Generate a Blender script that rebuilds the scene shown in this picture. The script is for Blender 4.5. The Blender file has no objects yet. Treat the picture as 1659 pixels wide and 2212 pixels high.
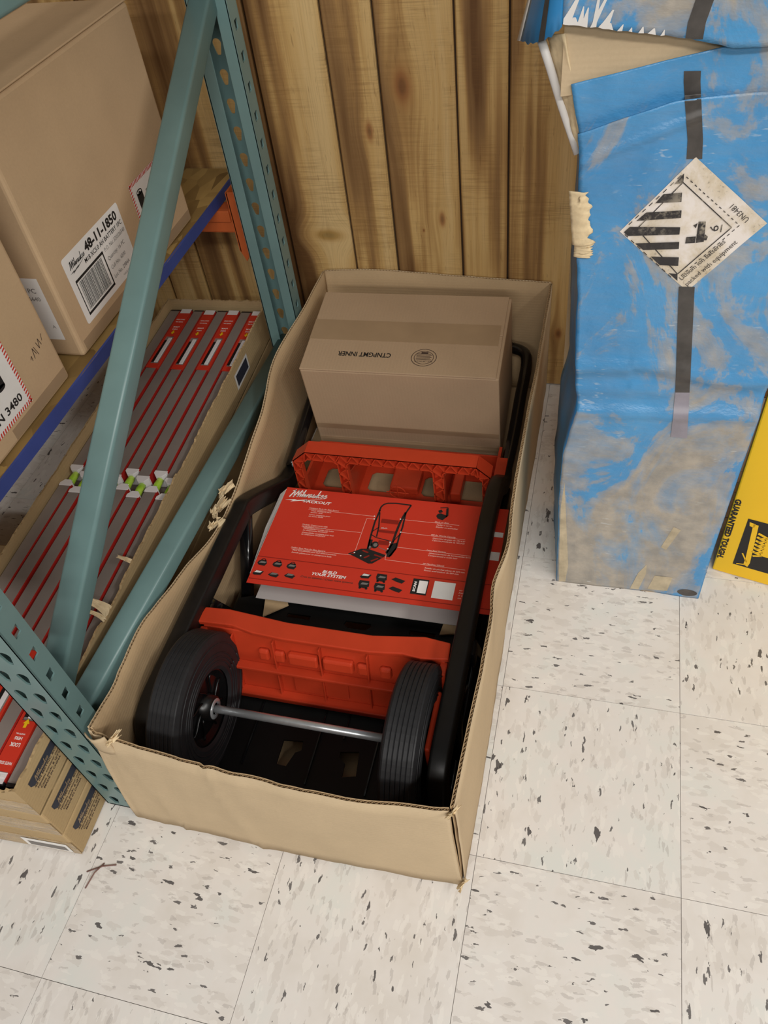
import bpy, bmesh, math, random
from mathutils import Vector, Matrix, noise

SC = bpy.context.scene
COL = SC.collection
R_ = math.radians

# ------------------------------------------------------------------ camera
FPX = 1708.88                      # focal length in pixels of a 1659 x 2212 frame
cam_d = bpy.data.cameras.new('camera')
cam_d.sensor_fit = 'HORIZONTAL'
cam_d.sensor_width = 36.0
cam_d.lens = 36.0 * FPX / 1659.0
cam_d.clip_start = 0.02
cam = bpy.data.objects.new('camera', cam_d)
COL.objects.link(cam)
rt = Vector((0.96674888, 0.23250074, -0.10648949))
dn = Vector((0.10322597, -0.73577538, -0.66931233))
fw = Vector((-0.23396796, 0.63606446, -0.73531014))
cm = Matrix((rt, -dn, -fw)).transposed().to_4x4()
cm.translation = Vector((0, 0, 1.28939))
cam.matrix_world = cm
SC.camera = cam

# ------------------------------------------------------------------ light
SC.view_settings.view_transform = 'Standard'
SC.view_settings.look = 'None'
SC.view_settings.gamma = 1.0
SC.view_settings.use_curve_mapping = False
SC.view_settings.exposure = -0.25
world = bpy.data.worlds.new('store_air')
SC.world = world
world.use_nodes = True
world.node_tree.nodes['Background'].inputs[0].default_value = (1.0, 0.97, 0.93, 1)
world.node_tree.nodes['Background'].inputs[1].default_value = 0.20


def strip_light(name, loc, sx, sy, power, rot=(0, 0, 0)):
    ld = bpy.data.lights.new(name, 'AREA')
    ld.shape = 'RECTANGLE'
    ld.size = sx
    ld.size_y = sy
    ld.energy = power
    ld.color = (1.0, 0.972, 0.925)
    ob = bpy.data.objects.new(name, ld)
    ob.location = loc
    ob.rotation_euler = rot
    COL.objects.link(ob)


strip_light('ceiling_lamp', (1.1, -2.0, 3.2), 2.4, 0.30, 105, (R_(20), 0, 0))
strip_light('ceiling_lamp', (2.6, -0.6, 3.2), 0.30, 2.4, 75, (0, R_(20), 0))
strip_light('ceiling_lamp', (0.3, -4.6, 3.2), 2.4, 0.30, 100, (R_(30), 0, 0))

# ------------------------------------------------------------------ colour + materials


def lin(c):
    if isinstance(c, str):
        c = c.lstrip('#')
        c = [int(c[i:i + 2], 16) / 255 for i in (0, 2, 4)]
    return tuple((x / 12.92 if x <= 0.04045 else ((x + 0.055) / 1.055) ** 2.4) for x in c[:3]) + (1,)


class NT:
    def __init__(s, name):
        s.m = bpy.data.materials.new(name)
        s.m.use_nodes = True
        s.t = s.m.node_tree
        s.b = s.t.nodes['Principled BSDF']

    def n(s, typ, **kw):
        nd = s.t.nodes.new(typ)
        ins = kw.pop('ins', {})
        for k, v in kw.items():
            setattr(nd, k, v)
        for k, v in ins.items():
            s.set(nd.inputs[k], v)
        return nd

    def set(s, sock, v):
        if hasattr(v, 'is_output'):
            s.t.links.new(v, sock)
        else:
            sock.default_value = v

    def math(s, op, a, b=0.0, clamp=False):
        nd = s.n('ShaderNodeMath', operation=op, use_clamp=clamp)
        s.set(nd.inputs[0], a)
        s.set(nd.inputs[1], b)
        return nd.outputs[0]

    def mix(s, f, a, b, mode='MIX'):
        nd = s.n('ShaderNodeMix', data_type='RGBA', blend_type=mode)
        s.set(nd.inputs[0], f)
        s.set(nd.inputs[6], a)
        s.set(nd.inputs[7], b)
        return nd.outputs[2]

    def ramp(s, f, stops, interp='LINEAR'):
        nd = s.n('ShaderNodeValToRGB')
        cr = nd.color_ramp
        cr.interpolation = interp
        while len(cr.elements) < len(stops):
            cr.elements.new(0.5)
        for e, (p, c) in zip(cr.elements, stops):
            e.position = p
            e.color = c if not isinstance(c, str) else lin(c)
        s.set(nd.inputs[0], f)
        return nd.outputs[0]

    def coord(s, scale=(1, 1, 1), which='Object', loc=(0, 0, 0)):
        tc = s.n('ShaderNodeTexCoord')
        mp = s.n('ShaderNodeMapping')
        mp.inputs['Scale'].default_value = scale
        mp.inputs['Location'].default_value = loc
        s.t.links.new(tc.outputs[which], mp.inputs[0])
        return mp.outputs[0]

    def noise(s, vec, scale=5, detail=3, rough=0.5, dist=0):
        nd = s.n('ShaderNodeTexNoise', ins={'Scale': scale, 'Detail': detail, 'Roughness': rough, 'Distortion': dist})
        s.t.links.new(vec, nd.inputs['Vector'])
        return nd.outputs[0]

    def bump(s, h, strength=0.3, dist=0.002):
        nd = s.n('ShaderNodeBump', ins={'Strength': strength, 'Distance': dist, 'Height': h})
        s.t.links.new(nd.outputs[0], s.b.inputs['Normal'])

    def out(s, color=None, rough=None, metal=None, spec=None, coat=None):
        if color is not None:
            s.set(s.b.inputs['Base Color'], color)
        if rough is not None:
            s.set(s.b.inputs['Roughness'], rough)
        if metal is not None:
            s.set(s.b.inputs['Metallic'], metal)
        if spec is not None:
            s.set(s.b.inputs['Specular IOR Level'], spec)
        if coat is not None:
            s.set(s.b.inputs['Coat Weight'], coat)
        return s.m


W1 = (1, 1, 1, 1)
K0 = (0, 0, 0, 1)


def plain(name, col, rough=0.5, metal=0.0, var=0.06, scale=30, spec=None, bump=0.0):
    t = NT(name)
    v = t.coord()
    n = t.noise(v, scale, 4, 0.6)
    c = lin(col)
    lo = tuple(x * (1 - var) for x in c[:3]) + (1,)
    hi = tuple(min(1, x * (1 + var)) for x in c[:3]) + (1,)
    t.out(t.ramp(n, [(0.3, lo), (0.7, hi)]), t.math('ADD', t.math('MULTIPLY', n, 0.12), rough - 0.06), metal, spec)
    if bump:
        t.bump(n, bump, 0.001)
    return t.m


def cardboard(name, col, stain=0.10, flute='x', rough=0.82, flute_amt=0.12):
    t = NT(name)
    v = t.coord()
    big = t.noise(v, 6, 4, 0.6)
    fib = t.noise(t.coord((40, 40, 40)), 6, 5, 0.7)
    c = lin(col)
    lo = tuple(x * (1 - stain) for x in c[:3]) + (1,)
    hi = tuple(min(1, x * (1 + stain)) for x in c[:3]) + (1,)
    base = t.ramp(big, [(0.3, lo), (0.7, hi)])
    base = t.mix(0.25, base, t.ramp(fib, [(0.3, tuple(x * 0.8 for x in c[:3]) + (1,)), (0.7, hi)]))
    t.out(base, rough, 0, 0.25)
    axis = {'x': (1, 0, 0), 'y': (0, 1, 0), 'z': (0, 0, 1)}[flute]
    wv = t.n('ShaderNodeTexWave', wave_type='BANDS', bands_direction=flute.upper(),
             ins={'Scale': 45, 'Distortion': 1.5, 'Detail': 1})
    t.t.links.new(v, wv.inputs['Vector'])
    t.bump(t.math('ADD', t.math('MULTIPLY', wv.outputs['Fac'], flute_amt), t.math('MULTIPLY', big, 0.8)), 0.25, 0.004)
    return t.m


MAT = {}
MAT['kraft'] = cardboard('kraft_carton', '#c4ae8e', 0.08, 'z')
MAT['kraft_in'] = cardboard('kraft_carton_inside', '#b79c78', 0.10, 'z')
MAT['kraft_flute'] = plain('kraft_fluting', '#a58a66', 0.9, var=0.2, scale=80)
MAT['kraft2'] = cardboard('kraft_inner_box', '#b1977a', 0.06, 'x')
MAT['kraft_shelf'] = cardboard('kraft_shelf_box', '#c4a784', 0.07, 'z', flute_amt=0.03)
MAT['kraft_old'] = cardboard('kraft_worn', '#b49a72', 0.14, 'z')
t = NT('clear_tape')
v = t.coord((1, 1, 2.5))
n = t.noise(v, 22, 4, 0.6, 0.6)
t.out(t.ramp(n, [(0.3, '#a08760'), (0.7, '#bda27a')]), 0.2, 0, 0.6)
t.bump(n, 0.8, 0.012)
MAT['tape_clear'] = t.m
MAT['tape_brown'] = plain('brown_tape', '#a0876a', 0.38, var=0.06, scale=12)
MAT['torn'] = plain('torn_paper', '#d8c29c', 0.95, var=0.15, scale=60, bump=0.5)
MAT['white_paper'] = plain('white_paper', '#e9e6e2', 0.55, var=0.03)
MAT['shaded_white_board'] = plain('shaded_white_board', '#b9b3b0', 0.5, var=0.05, scale=8)  # white board greyed: the shade under the card is put into its colour
MAT['white_board'] = plain('white_board', '#dcd8d4', 0.5, var=0.05, scale=8)
MAT['ink'] = plain('black_ink', '#1d1b1b', 0.6, var=0.1)
MAT['ink_soft'] = plain('grey_ink', '#77726e', 0.6, var=0.1)
MAT['ink_brown'] = plain('brown_ink', '#46352c', 0.7, var=0.2)
MAT['ink_navy'] = plain('navy_ink', '#2b2d3a', 0.6, var=0.15, scale=60)
MAT['white_ink'] = plain('white_ink', '#f2ece8', 0.5, var=0.02)
MAT['pink_ink'] = plain('pale_ink', '#efb3a6', 0.5, var=0.04)
MAT['red_card'] = plain('red_gloss_card', '#cc3726', 0.38, var=0.04, scale=6, spec=0.45)
MAT['red_dark'] = plain('dark_red_ink', '#8c2018', 0.4, var=0.05)
MAT['red_plastic'] = plain('red_plastic', '#bf3d22', 0.32, var=0.05, scale=20, spec=0.4)
MAT['black_steel'] = plain('black_powdercoat', '#141211', 0.42, var=0.15, scale=60, spec=0.4, bump=0.1)
MAT['black_gloss'] = plain('black_gloss_paint', '#0e0e10', 0.18, var=0.1, spec=0.6)
MAT['black_plate'] = plain('black_plate', '#0b0b0b', 0.5, var=0.15, spec=0.3)
MAT['rubber'] = plain('rubber_tyre', '#222224', 0.55, var=0.12, scale=50, spec=0.4)
MAT['hub_plastic'] = plain('hub_plastic', '#0b0b0c', 0.33, var=0.1, spec=0.5)
MAT['zinc'] = plain('zinc_steel', '#c9cccf', 0.32, 0.7, var=0.08, scale=70)
MAT['teal'] = plain('teal_enamel', '#698685', 0.36, var=0.07, scale=9, spec=0.5)
MAT['orange'] = plain('orange_enamel', '#c9632f', 0.45, var=0.08, scale=15)
MAT['blue_tape'] = plain('blue_masking_tape', '#36478c', 0.7, var=0.10, scale=14)
MAT['yellow_box'] = plain('yellow_box_print', '#f4c220', 0.4, var=0.03, scale=7, spec=0.4)
MAT['level_body'] = plain('brushed_level_face', '#938983', 0.36, 0.25, var=0.08, scale=9)
MAT['level_red'] = plain('level_red', '#a8241f', 0.4, var=0.08)
MAT['level_black'] = plain('level_black', '#1c191a', 0.5)
MAT['level_white'] = plain('vial_white', '#e6e2e2', 0.4, var=0.02)
MAT['arrow_yellow'] = plain('yellow_ink', '#f3c518', 0.5, var=0.02)
MAT['dirt_stick'] = plain('dry_straw', '#7a5a52', 0.8)
MAT['silver_print'] = plain('silver_print', '#8f8a94', 0.35, var=0.15, scale=25)
MAT['scuff'] = plain('scuffed_board', '#b3a68d', 0.85, var=0.2, scale=40)
MAT['shaft_print'] = plain('shaft_print', '#45413e', 0.45, var=0.45, scale=24)

t = NT('green_vial')
t.out(t.ramp(t.noise(t.coord(), 60, 2), [(0.3, '#8fbf2c'), (0.7, '#c3e05a')]), 0.08, 0, 0.6)
MAT['vial'] = t.m

t = NT('chipboard_deck')
v = t.coord((1, 1, 1))
vo = t.n('ShaderNodeTexVoronoi', ins={'Scale': 45, 'Randomness': 1})
t.t.links.new(t.coord((1, 0.35, 1)), vo.inputs['Vector'])
t.out(t.mix(0.6, t.ramp(t.noise(v, 8, 4), [(0.3, '#6f5732'), (0.7, '#a5864f')]), t.ramp(vo.outputs['Color'], [(0.2, '#6c5228'), (0.8, '#b99a5c')])), 0.7)
MAT['osb'] = t.m


def tile_mat():
    t = NT('speckled_vinyl_tile')
    oi = t.n('ShaderNodeObjectInfo')
    tc = t.n('ShaderNodeTexCoord')
    off = t.n('ShaderNodeVectorMath', operation='SCALE')
    off.inputs[0].default_value = (17.0, 31.0, 7.0)
    t.t.links.new(oi.outputs['Random'], off.inputs['Scale'])
    add = t.n('ShaderNodeVectorMath', operation='ADD')
    t.t.links.new(tc.outputs['Object'], add.inputs[0])
    t.t.links.new(off.outputs[0], add.inputs[1])
    P = add.outputs[0]

    def flecks(scale, stretch, size, share, distort, shift):
        mp = t.n('ShaderNodeMapping')
        mp.inputs['Scale'].default_value = (1.0, stretch, 0.0)
        mp.inputs['Location'].default_value = (shift, shift * 1.7, 0)
        t.t.links.new(P, mp.inputs[0])
        nz = t.n('ShaderNodeTexNoise', ins={'Scale': scale * 1.3, 'Detail': 3})
        t.t.links.new(mp.outputs[0], nz.inputs['Vector'])
        sub = t.n('ShaderNodeVectorMath', operation='SUBTRACT')
        t.t.links.new(nz.outputs['Color'], sub.inputs[0])
        sub.inputs[1].default_value = (0.5, 0.5, 0.5)
        sc = t.n('ShaderNodeVectorMath', operation='SCALE')
        t.t.links.new(sub.outputs[0], sc.inputs[0])
        sc.inputs['Scale'].default_value = distort / scale
        ad = t.n('ShaderNodeVectorMath', operation='ADD')
        t.t.links.new(mp.outputs[0], ad.inputs[0])
        t.t.links.new(sc.outputs[0], ad.inputs[1])
        vo = t.n('ShaderNodeTexVoronoi', voronoi_dimensions='2D', ins={'Scale': scale, 'Randomness': 1})
        t.t.links.new(ad.outputs[0], vo.inputs['Vector'])
        sep = t.n('ShaderNodeSeparateColor')
        t.t.links.new(vo.outputs['Color'], sep.inputs[0])
        pick = t.math('GREATER_THAN', sep.outputs[0], 1 - share)
        rad = t.math('MULTIPLY', t.math('ADD', sep.outputs[1], 0.15), size)
        inside = t.math('LESS_THAN', vo.outputs['Distance'], rad)
        return t.math('MULTIPLY', pick, inside)
    base = t.ramp(t.noise(P, 9, 4, 0.6), [(0.3, '#dad4cd'), (0.5, '#e2ddd8'), (0.7, '#dcddd8')])
    col = t.mix(t.math('MULTIPLY', flecks(80, 0.42, 0.5, 0.40, 1.6, 3.1), 0.30), base, lin('#c2bab2'))
    col = t.mix(t.math('MULTIPLY', flecks(95, 0.42, 0.5, 0.35, 1.6, 8.3), 0.45), col, lin('#ece8e2'))
    col = t.mix(t.math('MULTIPLY', flecks(150, 0.36, 0.42, 0.16, 1.8, 1.3), 0.4), col, lin('#aaa39e'))
    col = t.mix(t.math('MULTIPLY', flecks(190, 0.36, 0.40, 0.055, 1.8, 5.3), 0.85), col, lin('#4a4647'))
    col = t.mix(t.math('MULTIPLY', flecks(95, 0.38, 0.32, 0.032, 1.7, 6.6), 0.9), col, lin('#454142'))
    t.out(col, t.math('ADD', t.math('MULTIPLY', t.noise(P, 20, 3), 0.15), 0.26), 0, 0.4)
    t.bump(t.noise(P, 60, 3), 0.05, 0.001)
    return t.m


MAT['tile'] = tile_mat()
MAT['grout'] = plain('tile_joint', '#bdb6ae', 0.9)
MAT['groove'] = plain('panel_groove', '#3a2817', 0.9)


def wood_mat(seed, width, heart, knots, kc=('#b07f4a', '#8a532c', '#63351c')):
    """plank local coords: x across (centre 0), z up from the floor."""
    t = NT('pine_plank')
    tc = t.n('ShaderNodeTexCoord')
    sp = t.n('ShaderNodeSeparateXYZ')
    t.t.links.new(tc.outputs['Object'], sp.inputs[0])
    x, z = sp.outputs[0], sp.outputs[2]
    xw = x
    km = None
    for kx, kz, rx, rz in knots:
        dx = t.math('SUBTRACT', x, kx)
        dz = t.math('SUBTRACT', z, kz)
        e2 = t.math('ADD', t.math('POWER', t.math('ABSOLUTE', t.math('DIVIDE', dx, rx)), 2.0), t.math('POWER', t.math('ABSOLUTE', t.math('DIVIDE', dz, rz)), 2.0))
        g = t.math('POWER', 2.718, t.math('MULTIPLY', e2, -0.22))
        xw = t.math('SUBTRACT', xw, t.math('MULTIPLY', t.math('MULTIPLY', dx, 0.75), g))
        k = t.math('POWER', 2.718, t.math('MULTIPLY', e2, -1.6))
        km = k if km is None else t.math('MAXIMUM', km, k)

    def nz(sx, sz, detail=3, dist=0.0, sh=0.0):
        cb = t.n('ShaderNodeCombineXYZ')
        t.set(cb.inputs[0], t.math('MULTIPLY', xw, sx))
        t.set(cb.inputs[1], seed * 3.7 + sh)
        t.set(cb.inputs[2], t.math('MULTIPLY', z, sz))
        return t.noise(cb.outputs[0], 1.0, detail, 0.55, dist)
    broad = nz(16, 0.9, 2, 0.4)
    streak = nz(70, 1.6, 3, 0.3, 1.1)
    fine = nz(420, 9, 3, 0, 2.2)
    saw = nz(14, 330, 2, 0, 3.3)
    patch = nz(9, 7, 3, 0.3, 4.4)
    hx = t.math('MULTIPLY', t.math('ADD', t.math('DIVIDE', x, width), 0.5), 1.0)
    if heart < 0:
        hx = t.math('SUBTRACT', 1.0, hx)
    hv = t.math('MULTIPLY', t.math('SUBTRACT', hx, 0.5), abs(heart))
    f = t.math('ADD', t.math('MULTIPLY', broad, 1.45), t.math('MULTIPLY', streak, 0.42))
    f = t.math('ADD', f, hv)
    f = t.math('ADD', f, t.math('MULTIPLY', patch, 0.14))
    ed_ = t.ramp(t.math('ABSOLUTE', t.math('DIVIDE', x, width)), [(0.36, K0), (0.5, W1)])
    f = t.math('SUBTRACT', f, t.math('ADD', 0.48, t.math('MULTIPLY', ed_, 0.10)))
    col = t.ramp(f, [(0.22, '#6a4a2b'), (0.36, '#8f6d45'), (0.47, '#ae8854'), (0.57, '#cca86d'), (0.80, '#dabb84')])
    sawm = t.math('MULTIPLY', t.ramp(saw, [(0.45, K0), (0.62, W1)]), t.ramp(patch, [(0.42, K0), (0.62, W1)]))
    col = t.mix(t.math('MULTIPLY', sawm, 0.34), col, lin('#7d5c35'))
    col = t.mix(t.math('MULTIPLY', t.ramp(fine, [(0.5, K0), (0.75, W1)]), 0.28), col, lin('#86613a'))
    flk = nz(260, 22, 2, 0, 5.5)
    col = t.mix(t.math('MULTIPLY', t.ramp(flk, [(0.66, K0), (0.72, W1)]), 0.35), col, lin('#6e4d2b'))
    if km is not None:
        col = t.mix(t.math('MULTIPLY', t.ramp(km, [(0.15, K0), (0.7, W1)]), 0.75), col, t.ramp(km, [(0.3, kc[0]), (0.8, kc[1]), (0.95, kc[2])]))
    t.out(col, 0.55, 0, 0.3)
    t.bump(t.math('ADD', saw, fine), 0.12, 0.001)
    return t.m


def blue_mat():
    t = NT('dirty_blue_print')
    v = t.coord()
    sp = t.n('ShaderNodeSeparateXYZ')
    t.t.links.new(v, sp.inputs[0])
    base = t.ramp(t.noise(v, 5, 3), [(0.3, '#2c85c0'), (0.7, '#3f9ad4')])
    vz = t.coord((1.0, 1.0, 0.55))
    n1 = t.noise(vz, 8.0, 7, 0.64, 1.1)
    n2 = t.noise(t.coord((1.0, 1.0, 3.5)), 22, 4, 0.6)
    low = t.math('MULTIPLY', t.math('SUBTRACT', 0.42, sp.outputs[2], True), 0.95)      # dust wicked up from the floor
    f = t.math('ADD', n1, t.math('MINIMUM', low, 0.125))
    f = t.math('ADD', f, t.math('MULTIPLY', t.math('SUBTRACT', n2, 0.5), 0.10))
    dirt = t.ramp(f, [(0.44, K0), (0.50, (0.16, 0.16, 0.16, 1)), (0.53, (0.50, 0.50, 0.50, 1)), (0.66, (0.84, 0.84, 0.84, 1))])
    dirt = t.math('MAXIMUM', dirt, t.math('MULTIPLY', n2, 0.22))
    col = t.mix(dirt, base, t.ramp(t.noise(v, 40, 4), [(0.3, '#9a8b72'), (0.7, '#b9a78b')]))
    sc = t.noise(t.coord((60, 60, 220)), 1.0, 2)
    sc2 = t.noise(v, 14, 3, 0.6)
    wm = t.math('MULTIPLY', t.ramp(sc, [(0.60, K0), (0.68, W1)]), t.ramp(sc2, [(0.56, K0), (0.66, W1)]))
    col = t.mix(t.math('MULTIPLY', wm, 0.4), col, lin('#c9cfd2'))
    t.out(col, t.mix(dirt, (0.34, 0.34, 0.34, 1), (0.5, 0.5, 0.5, 1)), 0, 0.5)
    t.bump(t.math('ADD', t.noise(t.coord((1, 1, 2.2)), 26, 4, 0.6), t.math('MULTIPLY', n1, 1.0)), 0.35, 0.006)
    return t.m


MAT['blue'] = blue_mat()
MAT['blue_clean'] = plain('clean_blue_print', '#2a7ab2', 0.35, var=0.15, scale=9, spec=0.5, bump=0.3)


def worn_white():
    t = NT('worn_white_label')
    v = t.coord()
    n = t.noise(v, 16, 5, 0.65, 0.4)
    sp = t.noise(v, 260, 2)
    col = t.ramp(n, [(0.40, '#e6ddd6'), (0.56, '#d3c5b0'), (0.66, '#c0b096')])
    col = t.mix(t.math('MULTIPLY', t.ramp(sp, [(0.62, K0), (0.66, W1)]), t.ramp(n, [(0.5, K0), (0.6, (0.5, 0.5, 0.5, 1))])), col, lin('#7d756c'))
    return t.out(col, 0.5, 0, 0.4)


MAT['worn_label'] = worn_white()
t = NT('worn_black_ink')
v = t.coord()
t.out(t.mix(t.ramp(t.noise(v, 90, 4, 0.7), [(0.48, K0), (0.60, W1)]), lin('#2f2b2b'), t.ramp(t.noise(v, 18, 4), [(0.45, '#3c3836'), (0.65, '#9a9080')])), 0.5)
MAT['worn_ink'] = t.m
# ------------------------------------------------------------------ mesh helpers


def tag(o, label=None, cat=None, group=None, kind=None):
    if label:
        o['label'] = label
    if cat:
        o['category'] = cat
    if group:
        o['group'] = group
    if kind:
        o['kind'] = kind
    return o


def empty(name, loc=(0, 0, 0), rz=0.0, label=None, cat=None, group=None):
    o = bpy.data.objects.new(name, None)
    o.empty_display_size = 0.05
    o.location = loc
    o.rotation_euler = (0, 0, rz)
    COL.objects.link(o)
    return tag(o, label, cat, group)


class MB:
    def __init__(s):
        s.v = []
        s.f = []

    def add(s, vs, fs):
        k = len(s.v)
        s.v += [tuple(p) for p in vs]
        s.f += [tuple(i + k for i in f) for f in fs]
        return s

    def box(s, lo, hi, M=None):
        x0, y0, z0 = lo
        x1, y1, z1 = hi
        vs = [Vector(p) for p in ((x0, y0, z0), (x1, y0, z0), (x1, y1, z0), (x0, y1, z0), (x0, y0, z1), (x1, y0, z1), (x1, y1, z1), (x0, y1, z1))]
        if M is not None:
            vs = [M @ p for p in vs]
        return s.add(vs, [(3, 2, 1, 0), (4, 5, 6, 7), (0, 1, 5, 4), (1, 2, 6, 5), (2, 3, 7, 6), (3, 0, 4, 7)])

    def prism(s, pts, a, b, axis='z', M=None):
        """extrude a 2D outline between a and b along an axis."""
        def P(p, h):
            q = {'z': (p[0], p[1], h), 'y': (p[0], h, p[1]), 'x': (h, p[0], p[1])}[axis]
            q = Vector(q)
            return M @ q if M is not None else q
        n = len(pts)
        vs = [P(p, a) for p in pts] + [P(p, b) for p in pts]
        fs = [tuple(range(n))[::-1], tuple(range(n, 2 * n))]
        fs += [(i, (i + 1) % n, n + (i + 1) % n, n + i) for i in range(n)]
        return s.add(vs, fs)

    def tube(s, path, r, n=12, ry=None, roll=0.0, square=False, up=None):
        """sweep a circle (or a rounded rectangle r x ry) along a path."""
        path = [Vector(p) for p in path]
        prof = []
        if square:
            w, h = r, (ry or r)
            c = min(w, h) * 0.35
            for sx, sy in ((1, 1), (-1, 1), (-1, -1), (1, -1)):
                a0 = math.atan2(sy, sx) - math.pi / 4
                for k in range(4):
                    a = a0 + math.pi / 2 * k / 3
                    prof.append((sx * (w - c) + c * math.cos(a), sy * (h - c) + c * math.sin(a)))
        else:
            prof = [(r * math.cos(2 * math.pi * k / n), (ry or r) * math.sin(2 * math.pi * k / n)) for k in range(n)]
        m = len(prof)
        rings = []
        prev = None
        for i, p in enumerate(path):
            if i == 0:
                d = path[1] - p
            elif i == len(path) - 1:
                d = p - path[i - 1]
            else:
                d = (p - path[i - 1]).normalized() + (path[i + 1] - p).normalized()
            d.normalize()
            u = Vector(up) if up is not None else Vector((1, 0, 0))
            if abs(u.dot(d)) > 0.95:
                u = Vector((0, 0, 1))
            a = (u - d * u.dot(d)).normalized()
            b = d.cross(a)
            rings.append([p + a * x + b * y for x, y in prof])
        vs = [q for rg in rings for q in rg]
        fs = []
        for i in range(len(path) - 1):
            for k in range(m):
                fs.append((i * m + k, i * m + (k + 1) % m, (i + 1) * m + (k + 1) % m, (i + 1) * m + k))
        fs.append(tuple(range(m))[::-1])
        fs.append(tuple((len(path) - 1) * m + k for k in range(m)))
        return s.add(vs, fs)

    def lathe(s, prof, c, axis='x', n=48):
        """prof: list of (offset along axis, radius), closed if it starts and ends at r = 0."""
        vs, fs = [], []
        m = len(prof)
        for k in range(n):
            a = 2 * math.pi * k / n
            for o, r in prof:
                p = {'x': (o, r * math.cos(a), r * math.sin(a)), 'z': (r * math.cos(a), r * math.sin(a), o), 'y': (r * math.cos(a), o, r * math.sin(a))}[axis]
                vs.append(Vector(c) + Vector(p))
        for k in range(n):
            for i in range(m - 1):
                fs.append((k * m + i, k * m + i + 1, ((k + 1) % n) * m + i + 1, ((k + 1) % n) * m + i))
        return s.add(vs, fs)

    def grid(s, fn, us, vs_):
        nu = len(us)
        pts = [fn(u, v) for v in vs_ for u in us]
        fs = [(j * nu + i, j * nu + i + 1, (j + 1) * nu + i + 1, (j + 1) * nu + i) for j in range(len(vs_) - 1) for i in range(nu - 1)]
        return s.add(pts, fs)

    def build(s, name, mat, parent=None, smooth=False, bev=0.0, seg=2, solid=0.0, kind=None, fix=True):
        me = bpy.data.meshes.new(name)
        me.from_pydata(s.v, [], s.f)
        if fix:
            bm = bmesh.new()
            bm.from_mesh(me)
            bmesh.ops.recalc_face_normals(bm, faces=bm.faces)
            bm.to_mesh(me)
            bm.free()
        return mesh_obj(name, me, mat, parent, smooth, bev, seg, solid, kind)


def mesh_obj(name, me, mat, parent=None, smooth=False, bev=0.0, seg=2, solid=0.0, kind=None):
    me.materials.clear()
    me.materials.append(MAT[mat] if isinstance(mat, str) else mat)
    o = bpy.data.objects.new(name, me)
    COL.objects.link(o)
    if parent is not None:
        o.parent = parent
    if smooth:
        for p in me.polygons:
            p.use_smooth = True
    if solid:
        md = o.modifiers.new('thickness', 'SOLIDIFY')
        md.thickness = solid
        md.offset = 0
    if bev:
        md = o.modifiers.new('bevel', 'BEVEL')
        md.width = bev
        md.segments = seg
        md.limit_method = 'ANGLE'
        md.angle_limit = R_(40)
    if kind:
        o['kind'] = kind
    return o


def plate_mesh(outer, holes, thick, M=None):
    """flat plate with holes cut through it (outline in local x, y; thickness along local z)."""
    cu = bpy.data.curves.new('plate', 'CURVE')
    cu.dimensions = '2D'
    cu.fill_mode = 'BOTH'
    cu.extrude = thick / 2
    for pts in [outer] + list(holes):
        sp = cu.splines.new('POLY')
        sp.points.add(len(pts) - 1)
        for q, p in zip(sp.points, pts):
            q.co = (p[0], p[1], 0, 1)
        sp.use_cyclic_u = True
    ob = bpy.data.objects.new('plate', cu)
    me = bpy.data.meshes.new_from_object(ob)
    bpy.data.objects.remove(ob)
    bpy.data.curves.remove(cu)
    if M is not None:
        me.transform(M)
    return me


def plate(name, outer, holes, thick, M, mat, parent, bev=0.0):
    return mesh_obj(name, plate_mesh(outer, holes, thick, M), mat, parent, bev=bev)


def frame(o, ex, ey):
    ex = Vector(ex).normalized()
    ey = Vector(ey).normalized()
    ez = ex.cross(ey)
    M = Matrix((ex, ey, ez)).transposed().to_4x4()
    M.translation = Vector(o)
    return M


_TX = {}


def text_2d(s, bold=0.0, shear=0.0):
    key = (s, bold, shear)
    if key not in _TX:
        cu = bpy.data.curves.new('t', 'FONT')
        cu.body = s
        cu.size = 1.0
        cu.offset = bold
        cu.shear = shear
        cu.resolution_u = 2
        ob = bpy.data.objects.new('t', cu)
        me = bpy.data.meshes.new_from_object(ob)
        vs = [(v.co.x, v.co.y) for v in me.vertices]
        fs = [tuple(p.vertices) for p in me.polygons]
        bpy.data.meshes.remove(me)
        bpy.data.objects.remove(ob)
        bpy.data.curves.remove(cu)
        _TX[key] = (vs, fs)
    return _TX[key]


CAP = 0.70


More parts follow.
